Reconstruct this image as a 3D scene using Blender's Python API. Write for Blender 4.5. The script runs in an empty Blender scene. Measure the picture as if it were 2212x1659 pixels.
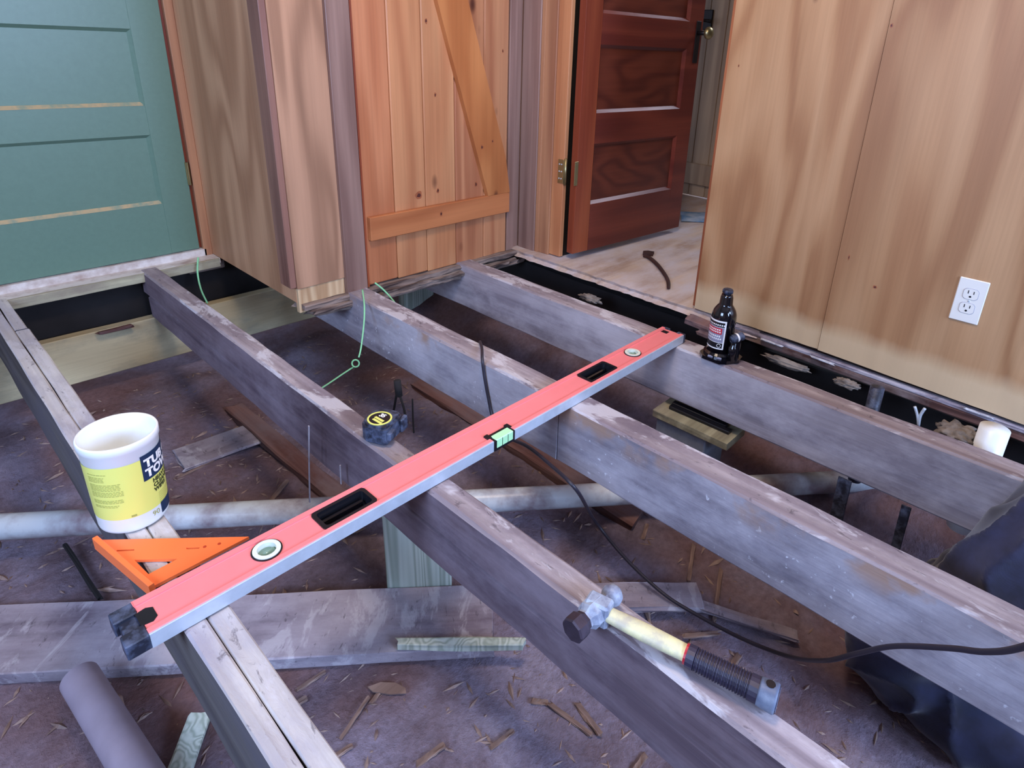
import bpy, bmesh, math, random
from mathutils import Vector, Matrix, noise
PI = math.pi
C = bpy.context.scene.collection
S = 0.88                                   # eye height above the joist tops (joist tops are z = 0)
# ---------------------------------------------------------------- camera
RT = Vector((0.67509269, -0.73655, 0.04176076))
DN = Vector((-0.2421837, -0.27473448, -0.9305203))
FW = Vector((0.69684784, 0.61807368, -0.36385164))
PCX, PCY, FPX = 1186.49, 627.356, 1356.337
cam = bpy.data.cameras.new('camera')
cam.sensor_width = 36; cam.sensor_fit = 'HORIZONTAL'; cam.lens = FPX * 36 / 2212
cam.shift_x = (1106 - PCX) / 2212; cam.shift_y = (PCY - 829.5) / 2212
cam.clip_start = 0.02
co = bpy.data.objects.new('camera', cam); C.objects.link(co)
m = Matrix((RT, -DN, -FW)).transposed().to_4x4(); m.translation = Vector((0, 0, S))
co.matrix_world = m
bpy.context.scene.camera = co
# ---------------------------------------------------------------- light
w = bpy.data.worlds.new('daylight'); bpy.context.scene.world = w; w.use_nodes = True
w.node_tree.nodes['Background'].inputs[0].default_value = (0.62, 0.72, 1.0, 1)
w.node_tree.nodes['Background'].inputs[1].default_value = 1.0
def area(name, loc, target, sx, sy, power, col, spread=PI):
    l = bpy.data.lights.new(name, 'AREA'); l.shape = 'RECTANGLE'; l.size = sx; l.size_y = sy
    l.energy = power; l.color = col; l.spread = spread
    o = bpy.data.objects.new(name, l); C.objects.link(o); o.location = loc
    o.rotation_euler = (Vector(target) - Vector(loc)).to_track_quat('-Z', 'Y').to_euler()
    return o
area('window_light', (-1.88, 0.6, 1.35), (1.2, 0.9, -0.2), 1.3, 1.0, 58, (0.44, 0.61, 1.0))
area('window_light', (0.9, -2.38, 1.35), (0.9, 1.2, -0.1), 1.5, 1.0, 112, (0.43, 0.60, 1.0))
area('hall_light', (4.2, 1.1, 2.3), (2.6, 1.2, 0.0), 0.8, 0.8, 30, (0.72, 0.80, 1.0))
area('ceiling_light', (0.7, 0.6, 2.33), (1.0, 1.2, 0.0), 0.5, 0.5, 22, (1.0, 0.80, 0.64))
vs = bpy.context.scene.view_settings
vs.view_transform = 'Standard'; vs.look = 'None'; vs.exposure = 0.55; vs.gamma = 1.0
vs.use_curve_mapping = False
# ---------------------------------------------------------------- pixel to plane
def ray(px, py): return RT * ((px - PCX) / FPX) + DN * ((py - PCY) / FPX) + FW
def PZ(px, py, z=0.0): d = ray(px, py); p = d * ((z - S) / d.z); return Vector((p.x, p.y, z))
def PX(px, py, x): d = ray(px, py); p = d * (x / d.x); return Vector((x, p.y, p.z + S))
def PY(px, py, y): d = ray(px, py); p = d * (y / d.y); return Vector((p.x, y, p.z + S))
# ---------------------------------------------------------------- materials
def lin(c): return tuple(((v / 255) / 12.92 if v / 255 <= .04045 else ((v / 255 + .055) / 1.055) ** 2.4) for v in c) + (1,)
def newmat(name):
    m = bpy.data.materials.new(name); m.use_nodes = True
    return m, m.node_tree, m.node_tree.nodes['Principled BSDF']
def N(nt, t, **kw):
    n = nt.nodes.new(t)
    for k, v in kw.items():
        if k.startswith('i_'): n.inputs[int(k[2:]) if k[2:].isdigit() else k[2:]].default_value = v
        else: setattr(n, k, v)
    return n
def ramp(nt, src, stops):
    r = nt.nodes.new('ShaderNodeValToRGB'); el = r.color_ramp.elements
    el[0].position, el[0].color = stops[0]; el[1].position, el[1].color = stops[-1]
    for p, c in stops[1:-1]:
        e = el.new(p); e.color = c
    nt.links.new(src, r.inputs[0]); return r.outputs[0]
def mixc(nt, f, a, b, mode='MIX'):
    n = nt.nodes.new('ShaderNodeMix'); n.data_type = 'RGBA'; n.blend_type = mode
    for s, v in ((0, f), (6, a), (7, b)):
        if hasattr(v, 'links'): nt.links.new(v, n.inputs[s])
        else: n.inputs[s].default_value = v
    return n.outputs[2]
def coords(nt, scale, rot=(0, 0, 0), off=(0, 0, 0)):
    tc = nt.nodes.new('ShaderNodeTexCoord'); mp = nt.nodes.new('ShaderNodeMapping')
    mp.inputs['Scale'].default_value = scale; mp.inputs['Rotation'].default_value = rot; mp.inputs['Location'].default_value = off
    nt.links.new(tc.outputs['Object'], mp.inputs[0]); return mp.outputs[0]
def noisen(nt, vec, scale, detail=4, rough=.5, dist=0):
    n = N(nt, 'ShaderNodeTexNoise'); n.inputs['Scale'].default_value = scale; n.inputs['Detail'].default_value = detail
    n.inputs['Roughness'].default_value = rough; n.inputs['Distortion'].default_value = dist
    nt.links.new(vec, n.inputs['Vector']); return n.outputs['Fac']
def bump(nt, bs, src, strength, dist=.002):
    b = nt.nodes.new('ShaderNodeBump'); b.inputs['Strength'].default_value = strength; b.inputs['Distance'].default_value = dist
    nt.links.new(src, b.inputs['Height']); nt.links.new(b.outputs[0], bs.inputs['Normal'])
def math_(nt, op, a, b=0.0):
    n = nt.nodes.new('ShaderNodeMath'); n.operation = op
    for s, v in ((0, a), (1, b)):
        if hasattr(v, 'links'): nt.links.new(v, n.inputs[s])
        else: n.inputs[s].default_value = v
    return n.outputs[0]
def wood(name, light, dark, axis='z', rings=9.0, across=5.0, along=.45, fine=.35, dirt=None, dirt_amt=.5,
         rough=.55, knots=0.0, off=(0, 0, 0), b=.25, spec=.4):
    """contour lines of a stretched noise give cathedral grain; a second fine noise gives the fibres"""
    m, nt, bs = newmat(name)
    def sc(a, l): return {'x': (l, a, a), 'y': (a, l, a), 'z': (a, a, l)}[axis]
    n1 = noisen(nt, coords(nt, sc(across, along), off=off), 1.0, 2, .5, .15)
    s = math_(nt, 'SINE', math_(nt, 'MULTIPLY', n1, rings * 6.28))
    s = math_(nt, 'MULTIPLY_ADD', s, .5); s.node.inputs[2].default_value = .5
    col = ramp(nt, s, [(0.0, lin(dark)), (.55, lin([(a * .35 + c * .65) for a, c in zip(dark, light)])), (1.0, lin(light))])
    fib = noisen(nt, coords(nt, sc(90, 2.2), off=off), 1.0, 3, .6)
    fc = ramp(nt, fib, [(.3, (.55, .52, .5, 1)), (.62, (1, 1, 1, 1))])
    col = mixc(nt, fine, col, mixc(nt, 1.0, col, fc, 'MULTIPLY'))
    tone = ramp(nt, noisen(nt, coords(nt, sc(2.2, .8), off=off), 1.0, 3, .55), [(.3, (.80, .78, .76, 1)), (.7, (1.08, 1.05, 1.02, 1))])
    col = mixc(nt, .8, col, mixc(nt, 1.0, col, tone, 'MULTIPLY'))
    if knots:
        v = N(nt, 'ShaderNodeTexVoronoi'); v.feature = 'F1'; v.inputs['Scale'].default_value = 1.0
        nt.links.new(coords(nt, sc(7.0, 3.6), off=off), v.inputs['Vector'])
        kf = ramp(nt, v.outputs['Distance'], [(0.0, (1, 1, 1, 1)), (knots, (.8, .8, .8, 1)), (knots * 2.4, (0, 0, 0, 1))])
        col = mixc(nt, kf, col, lin((78, 40, 30)))
    if dirt:
        dn = noisen(nt, coords(nt, sc(5, 2.4), off=off), 1.0, 7, .68)
        df = ramp(nt, dn, [(.5 - dirt_amt * .18, (0, 0, 0, 1)), (.5 + .16 * (1 - dirt_amt) + .06, (1, 1, 1, 1))])
        col = mixc(nt, df, col, lin(dirt))
    nt.links.new(col, bs.inputs['Base Color']); bs.inputs['Roughness'].default_value = rough
    bs.inputs['Specular IOR Level'].default_value = spec
    bump(nt, bs, fib, b, .0015)
    return m
def plain(name, col, rough=.5, metal=0.0, spec=.5, var=0.0, scale=20, b=0.0, coat=0.0, dust=None):
    m, nt, bs = newmat(name)
    bs.inputs['Base Color'].default_value = lin(col); bs.inputs['Roughness'].default_value = rough
    bs.inputs['Metallic'].default_value = metal; bs.inputs['Specular IOR Level'].default_value = spec
    bs.inputs['Coat Weight'].default_value = coat
    n = noisen(nt, coords(nt, (1, 1, 1)), scale, 5, .6)
    if dust:
        f = ramp(nt, n, [(.42, (0, 0, 0, 1)), (.68, (1, 1, 1, 1))])
        nt.links.new(mixc(nt, f, lin(col), lin(dust)), bs.inputs['Base Color'])
    elif var:
        t = ramp(nt, n, [(.3, (1 - var,) * 3 + (1,)), (.7, (1 + var * .5,) * 3 + (1,))])
        nt.links.new(mixc(nt, 1.0, lin(col), t, 'MULTIPLY'), bs.inputs['Base Color'])
    if b: bump(nt, bs, n, b, .003)
    return m
M = {}
M['joist_old'] = wood('weathered_joist', (164, 158, 166), (140, 134, 144), 'y', 6, 6, .4, .45, (186, 180, 186), .5, .85, b=.5, spec=.15)
M['joist_dark'] = wood('dark_joist', (124, 108, 116), (100, 86, 96), 'y', 6, 6, .4, .5, (140, 126, 134), .45, .85, off=(3, 1, 2), b=.5, spec=.15)
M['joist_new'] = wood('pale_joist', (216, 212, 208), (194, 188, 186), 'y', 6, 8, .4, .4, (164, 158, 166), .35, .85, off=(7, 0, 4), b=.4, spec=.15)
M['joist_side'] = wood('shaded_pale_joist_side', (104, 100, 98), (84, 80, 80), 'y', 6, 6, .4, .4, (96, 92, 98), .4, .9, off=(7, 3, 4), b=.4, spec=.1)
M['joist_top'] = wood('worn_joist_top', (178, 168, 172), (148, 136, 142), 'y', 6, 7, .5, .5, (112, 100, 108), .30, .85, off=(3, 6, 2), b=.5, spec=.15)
M['joist_dust'] = wood('dusty_joist', (156, 152, 162), (134, 130, 142), 'y', 6, 6, .4, .4, (186, 182, 190), .5, .85, off=(6, 2, 8), b=.5, spec=.15)
def specks(m):
    nt = m.node_tree; bs = nt.nodes['Principled BSDF']; src = bs.inputs['Base Color'].links[0].from_socket
    a = noisen(nt, coords(nt, (1, 1, 1)), 55, 3, .6); r = noisen(nt, coords(nt, (1, 1, 1), off=(2, 7, 1)), 4.5, 3, .6)
    f = math_(nt, 'MULTIPLY', ramp(nt, a, [(.64, (0, 0, 0, 1)), (.70, (1, 1, 1, 1))]), ramp(nt, r, [(.46, (0, 0, 0, 1)), (.60, (1, 1, 1, 1))]))
    col = mixc(nt, math_(nt, 'MULTIPLY', f, .8), src, lin((226, 228, 236)))
    o_ = noisen(nt, coords(nt, (1, .9, 1), off=(5, .3, 2)), 7, 4, .55)
    tc = nt.nodes.new('ShaderNodeTexCoord'); sp = nt.nodes.new('ShaderNodeSeparateXYZ'); nt.links.new(tc.outputs['Object'], sp.inputs[0])
    zf = ramp(nt, sp.outputs['Z'], [(.115, (0, 0, 0, 1)), (.165, (1, 1, 1, 1))])      # fresh wood where the top edge has split away
    col = mixc(nt, math_(nt, 'MULTIPLY', ramp(nt, o_, [(.54, (0, 0, 0, 1)), (.64, (.8, .8, .8, 1))]), zf), col, lin((172, 138, 114)))
    nt.links.new(col, bs.inputs['Base Color'])
specks(M['joist_dust'])
def scuffs(m, pale):
    nt = m.node_tree; bs = nt.nodes['Principled BSDF']; src = bs.inputs['Base Color'].links[0].from_socket
    a = noisen(nt, coords(nt, (60, 22, 60), off=(1, 2, 3)), 1.0, 4, .7, .6)
    col = mixc(nt, math_(nt, 'MULTIPLY', ramp(nt, a, [(.60, (0, 0, 0, 1)), (.68, (1, 1, 1, 1))]), .55), src, lin((70, 62, 68)))
    p = noisen(nt, coords(nt, (14, 5, 14), off=(4, 2, 6)), 1.0, 5, .65, .5)
    col = mixc(nt, math_(nt, 'MULTIPLY', ramp(nt, p, [(.54, (0, 0, 0, 1)), (.60, (1, 1, 1, 1))]), pale), col, lin((206, 202, 206)))
    nt.links.new(col, bs.inputs['Base Color']); bump(nt, bs, a, .5, .003)
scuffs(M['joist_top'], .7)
M['pine_new'] = wood('new_pine', (206, 194, 156), (190, 174, 136), 'x', 5, 5, .4, .25, (150, 144, 122), .2, .75, off=(1, 5, 2), spec=.2)
M['treated'] = wood('treated_pine', (196, 206, 194), (158, 170, 156), 'z', 12, 14, .3, .25, None, .5, .8, off=(2, 5, 2), spec=.2)
M['old_board'] = wood('old_board', (146, 136, 146), (120, 110, 122), 'x', 5, 5, .5, .5, (166, 158, 166), .5, .9, off=(3, 3, 1), b=.5, spec=.1)
M['rot'] = wood('rotten_wood', (146, 128, 118), (88, 74, 70), 'x', 6, 12, 1.2, .7, (160, 145, 135), .4, .95, off=(5, 3, 1), b=1.0, spec=.1)
M['red_board'] = wood('reddish_board', (134, 102, 96), (106, 76, 72), 'x', 6, 9, .6, .5, (120, 104, 106), .4, .9, off=(4, 3, 1), b=.5, spec=.1)
M['sill_brown'] = wood('sill_wood', (116, 84, 76), (78, 54, 50), 'y', 6, 9, .6, .6, (150, 134, 130), .35, .85, off=(2, 3, 6), b=.6, spec=.15)
M['cedar'] = wood('closet_plywood', (184, 142, 112), (150, 112, 86), 'z', 9, 5.5, .4, .2, None, .5, .55, off=(0, 2, 1), spec=.35)
M['cedar_side'] = wood('closet_side_plywood', (208, 160, 122), (178, 130, 96), 'z', 7, 2.6, .5, .22, None, .5, .55, off=(0, 2, 1), spec=.3)
M['trim_dark'] = wood('trim_wood_dark', (150, 108, 92), (126, 86, 74), 'z', 5, 6, .4, .35, None, .5, .45, off=(4, 2, 1), spec=.45)
M['trim_mid'] = wood('trim_wood', (186, 136, 100), (156, 106, 78), 'z', 5, 6, .4, .3, None, .5, .45, off=(9, 2, 1), spec=.45)
M['trim_mauve'] = wood('trim_wood_grey', (154, 124, 112), (130, 100, 90), 'z', 5, 6, .4, .35, None, .5, .4, off=(5, 7, 1), spec=.45)
M['pale_patch'] = wood('bare_pine', (220, 190, 150), (186, 150, 112), 'z', 8, 10, .8, .3, None, .5, .7, off=(5, 1, 1), spec=.2)
M['plank'] = [wood('door_pine_%d' % i, l, d, 'z', 5, 5, .4, .3, None, .5, .38, knots=k, off=(i * 3.1, 1, i * 1.7), spec=.5)
              for i, (l, d, k) in enumerate([((196, 130, 90), (180, 112, 74), .0), ((202, 142, 98), (184, 122, 82), .0),
                                             ((210, 154, 108), (192, 130, 88), .06), ((198, 138, 98), (174, 112, 78), .06), ((194, 138, 98), (172, 112, 78), .05)])]
M['brace'] = wood('brace_pine', (198, 130, 78), (176, 108, 62), 'z', 4, 4, .8, .2, None, .5, .35, knots=.05, off=(2.2, 1, 6), spec=.5)
M['brace_h'] = wood('brace_pine_rail', (194, 124, 78), (170, 102, 62), 'x', 4, 4, .8, .2, None, .5, .35, knots=.05, off=(2.2, 1, 6), spec=.5)
M['red_rail'] = wood('red_door_wood', (126, 58, 44), (104, 44, 36), 'x', 5, 5, .5, .3, None, .5, .35, off=(1, 1, 6), spec=.5)
M['red_stile'] = wood('red_door_stile_wood', (160, 84, 52), (130, 60, 40), 'z', 3, 4, .4, .3, None, .5, .3, off=(1, 4, 6), spec=.5)
M['red_panel'] = wood('red_door_panel_wood', (118, 58, 42), (96, 44, 34), 'x', 8, 4, 1.4, .3, None, .5, .35, off=(3, 4, 6), spec=.5)
M['hall_panel'] = wood('hall_panelling', (196, 172, 146), (164, 140, 118), 'z', 5, 6, .4, .3, None, .5, .5, off=(3, 8, 6))
M['casing_orange'] = wood('casing_orange', (178, 112, 74), (140, 80, 52), 'z', 6, 7, .4, .4, None, .5, .4, off=(8, 8, 6))
M['subfloor'] = wood('subfloor_plywood', (208, 186, 168), (186, 162, 146), 'x', 5, 4, 1.2, .3, (200, 190, 192), .55, .85, off=(0, 4, 0), spec=.15)
def ply_wall():
    m, nt, bs = newmat('plywood_wall')
    n1 = noisen(nt, coords(nt, (1, 3.3, .55)), 1.0, 2.5, .5, .35)
    s = math_(nt, 'SINE', math_(nt, 'MULTIPLY', n1, 46.0))
    s = math_(nt, 'MULTIPLY_ADD', s, .5); s.node.inputs[2].default_value = .5
    col = ramp(nt, s, [(0.0, lin((158, 114, 76))), (.3, lin((172, 130, 90))), (1.0, lin((184, 144, 104)))])
    tone = ramp(nt, noisen(nt, coords(nt, (1, 6, .5), off=(0, 3, 2)), 1.0, 3, .5), [(.35, (.86, .83, .80, 1)), (.65, (1.03, 1.02, 1.0, 1))])
    col = mixc(nt, 1.0, col, tone, 'MULTIPLY')
    fib = noisen(nt, coords(nt, (1, 110, 2.5)), 1.0, 3, .6)
    col = mixc(nt, .22, col, mixc(nt, 1.0, col, ramp(nt, fib, [(.3, (.6, .56, .5, 1)), (.6, (1, 1, 1, 1))]), 'MULTIPLY'))
    v = N(nt, 'ShaderNodeTexVoronoi'); v.feature = 'F1'; v.inputs['Scale'].default_value = 1.0
    nt.links.new(coords(nt, (1, 6.0, 3.1), off=(.5, .25, .1)), v.inputs['Vector'])
    kf = ramp(nt, v.outputs['Distance'], [(0.0, (1, 1, 1, 1)), (.03, (.6, .6, .6, 1)), (.07, (0, 0, 0, 1))])
    col = mixc(nt, kf, col, lin((96, 62, 40)))
    # unvarnished strip that a removed skirting board left along the bottom
    tc = nt.nodes.new('ShaderNodeTexCoord'); sp = nt.nodes.new('ShaderNodeSeparateXYZ'); nt.links.new(tc.outputs['Object'], sp.inputs[0])
    zz = math_(nt, 'ADD', sp.outputs['Z'], math_(nt, 'MULTIPLY', noisen(nt, coords(nt, (1, 9, 2)), 1.0, 4, .6), .06))
    zz = math_(nt, 'ADD', zz, math_(nt, 'MULTIPLY', sp.outputs['Y'], -0.02))
    bf = ramp(nt, zz, [(.085, (1, 1, 1, 1)), (.135, (0, 0, 0, 1))])
    col = mixc(nt, math_(nt, 'MULTIPLY', bf, .68), col, lin((212, 188, 150)))
    nt.links.new(col, bs.inputs['Base Color']); bs.inputs['Roughness'].default_value = .5
    bump(nt, bs, fib, .15, .001); return m
M['ply_wall'] = ply_wall()
def dirt_mat():
    m, nt, bs = newmat('crawlspace_dirt')
    a = noisen(nt, coords(nt, (1, 1, 1)), 3.0, 8, .65, .4)
    col = ramp(nt, a, [(.3, lin((84, 70, 74))), (.45, lin((120, 106, 116))), (.58, lin((140, 130, 146))), (.72, lin((168, 160, 176)))])
    b2 = noisen(nt, coords(nt, (1, 1, 1), off=(4, 2, 0)), 1.3, 4, .6)
    col = mixc(nt, ramp(nt, b2, [(.46, (0, 0, 0, 1)), (.64, (.8, .8, .8, 1))]), col, lin((118, 84, 74)))
    g = noisen(nt, coords(nt, (1, 1, 1)), 60, 6, .7)
    col = mixc(nt, .5, col, mixc(nt, 1.0, col, ramp(nt, g, [(.3, (.5, .5, .5, 1)), (.7, (1.3, 1.3, 1.3, 1))]), 'MULTIPLY'))
    nt.links.new(col, bs.inputs['Base Color']); bs.inputs['Roughness'].default_value = .95
    bs.inputs['Specular IOR Level'].default_value = .1
    bump(nt, bs, g, .9, .01); return m
M['dirt'] = dirt_mat()
M['green'] = plain('green_paint', (98, 126, 108), .38, var=.06, scale=60, b=.05)
M['worn_edge'] = plain('worn_varnish', (178, 156, 118), .5, dust=(124, 142, 122), scale=30)
M['white_worn'] = plain('worn_white_paint', (214, 206, 198), .7, dust=(170, 150, 138), scale=14, b=.3)
M['sill_green'] = wood('old_sill_wood', (184, 180, 150), (150, 146, 120), 'x', 6, 8, .6, .5, (130, 116, 104), .35, .8)
M['pvc'] = plain('white_pvc', (206, 212, 214), .35, dust=(140, 124, 128), scale=9)
M['grey_pipe'] = plain('dusty_grey_pipe', (150, 138, 150), .6, var=.15, scale=12)
M['level_red'] = plain('pink_red_paint', (246, 136, 136), .35, var=.04)
M['level_red2'] = plain('pink_red_groove', (224, 76, 72), .4)
M['alu'] = plain('milled_aluminium', (200, 210, 220), .35, metal=.25, var=.12, scale=35)
M['black'] = plain('black_plastic', (22, 22, 28), .35, var=.1)
M['black_gloss'] = plain('glossy_black_paint', (14, 13, 20), .12, coat=.6)
M['dusty_black'] = plain('dusty_black_rubber', (30, 34, 48), .5, dust=(88, 98, 122), scale=45)
M['white'] = plain('white_plastic', (236, 238, 234), .35)
M['outlet'] = plain('ivory_plate', (226, 224, 216), .3)
M['yellow_label'] = plain('yellow_label', (232, 230, 118), .35, coat=.3)
M['navy'] = plain('navy_print', (26, 48, 78), .4)
M['print_grey'] = plain('olive_print', (168, 166, 84), .5)
M['print_dark'] = plain('dark_print', (66, 70, 34), .5)
M['paper_white'] = plain('white_print', (240, 240, 238), .5)
M['red_print'] = plain('red_print', (190, 40, 56), .4)
M['grey_print'] = plain('grey_print', (140, 140, 160), .5)
M['orange'] = plain('orange_plastic', (255, 122, 62), .4, var=.03)
M['orange_dark'] = plain('orange_plastic_mark', (186, 62, 30), .5)
M['brass'] = plain('dull_brass', (170, 156, 112), .35, metal=.85, var=.2)
M['iron'] = plain('black_iron', (40, 34, 34), .45, metal=.5)
M['rust'] = plain('rusty_iron', (70, 42, 38), .7, metal=.3, var=.3)
M['steel_dusty'] = plain('dusty_steel', (168, 178, 194), .5, metal=.1, dust=(112, 116, 136), scale=40)
M['face_steel'] = plain('worn_dark_steel', (70, 60, 72), .5, metal=.4, var=.3, scale=60)
M['hickory'] = plain('pale_handle_wood', (232, 226, 172), .5, dust=(190, 184, 160), scale=30)
M['grip'] = plain('ribbed_rubber_grip', (46, 42, 62), .45, var=.2)
M['grip_end'] = plain('grey_rubber_end', (88, 100, 124), .5, dust=(130, 142, 160), scale=25)
M['string'] = plain('green_string', (140, 206, 150), .8)
M['cord'] = plain('black_cord', (44, 40, 50), .45)
M['jeans'] = None
M['concrete'] = plain('concrete_block', (128, 136, 150), .9, var=.2, scale=30, b=.5)
M['ring'] = plain('vial_ring', (226, 230, 214), .35)
M['vial'] = plain('green_vial', (132, 164, 146), .15, coat=.5)
M['vial_bright'] = plain('bright_green_vial', (190, 250, 190), .1, coat=.5)
M['insul'] = plain('dirty_insulation', (138, 128, 118), .95, dust=(84, 76, 72), scale=30, b=.8)
M['peel'] = plain('peeling_paint', (196, 198, 204), .6, dust=(140, 134, 140), scale=50)
M['splinter'] = wood('splinter_wood', (166, 142, 130), (124, 102, 94), 'x', 4, 9, .6, .5, None)
M['bluepaper'] = plain('blue_tarp', (104, 140, 176), .5, dust=(196, 206, 220), scale=9)
M['plaster'] = plain('room_wall_paint', (168, 148, 128), .8, var=.05)
M['tar'] = plain('dark_stained_timber', (26, 22, 22), .9, var=.3)
def jeans():
    m, nt, bs = newmat('dark_denim')
    a = noisen(nt, coords(nt, (1, 1, 1)), 14, 5, .6)
    col = ramp(nt, a, [(.3, lin((26, 28, 46))), (.7, lin((46, 50, 82)))])
    nt.links.new(col, bs.inputs['Base Color']); bs.inputs['Roughness'].default_value = .9
    bs.inputs['Sheen Weight'].default_value = .25
    wv = N(nt, 'ShaderNodeTexWave'); wv.inputs['Scale'].default_value = 260; nt.links.new(coords(nt, (1, 1, 1)), wv.inputs['Vector'])
    bump(nt, bs, wv.outputs['Fac'], .12, .0008); return m
M['jeans'] = jeans()
# ---------------------------------------------------------------- builders
def link(name, me, mat, parent=None, smooth=False):
    o = bpy.data.objects.new(name, me); C.objects.link(o)
    if mat: me.materials.append(mat)
    if smooth:
        for p in me.polygons: p.use_smooth = True
    if parent is not None:
        o.parent = parent; o.matrix_parent_inverse = Matrix.Translation(-parent.location) @ Matrix.Identity(4) if False else Matrix.Identity(4)
        o.location = -parent.location if parent.parent is None else -(parent.location + parent.parent.location) if False else o.location
    return o
def tag(o, label=None, cat=None, group=None, kind=None):
    if label: o['label'] = label
    if cat: o['category'] = cat
    if group: o['group'] = group
    if kind: o['kind'] = kind
    return o
def thing(name, label, cat, loc=(0, 0, 0), group=None, rot=(0, 0, 0)):
    o = bpy.data.objects.new(name, None); C.objects.link(o); o.location = loc; o.rotation_euler = rot
    o.empty_display_size = .05
    return tag(o, label, cat, group)
def struct(name, bm_, mat, parent=None):
    o = obj(name, bm_, mat, parent)
    if parent is None: o['kind'] = 'structure'
    return o
def obj(name, bm_, mat, parent=None, smooth=False):
    """mesh given in world coordinates when the parent stands unrotated; the parent's place is taken off"""
    bmesh.ops.recalc_face_normals(bm_, faces=bm_.faces)
    base = Vector((0, 0, 0)); p = parent; local = parent is not None and parent.get('_local')
    me = bpy.data.meshes.new(name)
    if parent is not None and not local:
        base = parent.matrix_world.translation if False else total(parent)
        for v in bm_.verts: v.co -= base
    bm_.to_mesh(me); bm_.free()
    o = bpy.data.objects.new(name, me); C.objects.link(o); me.materials.append(mat)
    if smooth:
        for f in me.polygons: f.use_smooth = True
    if parent is not None: o.parent = parent
    return o
def total(o):
    v = Vector((0, 0, 0))
    while o is not None: v = v + o.location; o = o.parent
    return v
def localthing(name, label, cat, mat4, group=None):
    """a thing whose parts are modelled about its own origin"""
    o = bpy.data.objects.new(name, None); C.objects.link(o); o.matrix_world = mat4; o.empty_display_size = .05
    LOCAL.add(o.name); return tag(o, label, cat, group)
LOCAL = set()
def root_local(p):
    while p is not None:
        if p.name in LOCAL: return True
        p = p.parent
    return False
_obj = obj
def obj(name, bm_, mat, parent=None, smooth=False):
    if parent is not None and root_local(parent):
        bmesh.ops.recalc_face_normals(bm_, faces=bm_.faces)
        me = bpy.data.meshes.new(name); bm_.to_mesh(me); bm_.free(); me.materials.append(mat)
        if smooth:
            for f in me.polygons: f.use_smooth = True
        o = bpy.data.objects.new(name, me); C.objects.link(o); o.parent = parent; return o
    return _obj(name, bm_, mat, parent, smooth)
def BM(): return bmesh.new()
def box(b, x0, x1, y0, y1, z0, z1, bev=0.0):
    t = bmesh.new(); bmesh.ops.create_cube(t, size=1)
    for v in t.verts: v.co = Vector(((x0 + x1) / 2 + v.co.x * (x1 - x0), (y0 + y1) / 2 + v.co.y * (y1 - y0), (z0 + z1) / 2 + v.co.z * (z1 - z0)))
    if bev: bmesh.ops.bevel(t, geom=t.edges[:], offset=bev, segments=1, affect='EDGES', profile=.5)
    join(b, t); return b
def join(b, t, mat4=None):
    if mat4 is not None: t.transform(mat4)
    me = bpy.data.meshes.new('tmp'); t.to_mesh(me); t.free(); b.from_mesh(me); bpy.data.meshes.remove(me); return b
def beam(b, p0, p1, wd, ht, n=24, amp=.003, ch=.003, seed=0, up=(0, 0, 1), endamp=None, freq=5.0):
    """a timber with chamfered, slightly wandering edges; p0-p1 is the centre line"""
    p0, p1 = Vector(p0), Vector(p1); d = (p1 - p0); L = d.length; d.normalize()
    s = d.cross(Vector(up)).normalized(); u = s.cross(d).normalized()
    hw, hh = wd / 2, ht / 2; c = min(ch, hw * .4, hh * .4)
    prof = []
    for sx, sy, order in ((1, 1, 0), (-1, 1, 1), (-1, -1, 0), (1, -1, 1)):
        a = (sx * hw, sy * (hh - c)); e = (sx * (hw - c), sy * hh)
        prof += ([a, e] if order == 0 else [e, a])
        # a mid point along the next side
        nx = {(1, 1): (0, hh), (-1, 1): (-hw, 0), (-1, -1): (0, -hh), (1, -1): (hw, 0)}[(sx, sy)]
        prof.append(nx)
    rings = []
    for i in range(n + 1):
        t = i / n; q = p0 + d * L * t; r = []
        for k, (x, y) in enumerate(prof):
            v = noise.noise_vector(Vector((k * 3.7 + seed * 11.3, t * L * freq, seed * 5.1 + k)))
            dx, dy = v.x * amp, v.y * amp; dd = v.z * (endamp if endamp and i in (0, n) else 0)
            if endamp and i in (0, n): dd = noise.noise(Vector((k * 5.1, seed * 3.3, i))) * endamp * 2
            r.append(b.verts.new(q + s * (x + dx) + u * (y + dy) + d * dd))
        rings.append(r)
    m_ = len(prof)
    for i in range(n):
        for k in range(m_):
            b.faces.new((rings[i][k], rings[i][(k + 1) % m_], rings[i + 1][(k + 1) % m_], rings[i + 1][k]))
    b.faces.new(rings[0][::-1]); b.faces.new(rings[-1]); return b
def tube(b, pts, r, seg=10, closed=False, cap=True):
    pts = [Vector(p) for p in pts]; rings = []; n = len(pts); nrm = None
    for i, p in enumerate(pts):
        if closed: t = (pts[(i + 1) % n] - pts[i - 1]).normalized()
        else: t = (pts[min(i + 1, n - 1)] - pts[max(i - 1, 0)]).normalized()
        if nrm is None:
            nrm = t.orthogonal().normalized()
        nrm = (nrm - t * nrm.dot(t)); nrm = nrm.normalized() if nrm.length > 1e-6 else t.orthogonal().normalized()
        bn = t.cross(nrm); rr = r[i] if isinstance(r, (list, tuple)) else r
        rings.append([b.verts.new(p + (nrm * math.cos(2 * PI * k / seg) + bn * math.sin(2 * PI * k / seg)) * rr) for k in range(seg)])
    for i in range(n if closed else n - 1):
        a, c = rings[i], rings[(i + 1) % n]
        for k in range(seg): b.faces.new((a[k], a[(k + 1) % seg], c[(k + 1) % seg], c[k]))
    if cap and not closed: b.faces.new(rings[0][::-1]); b.faces.new(rings[-1])
    return b
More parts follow.
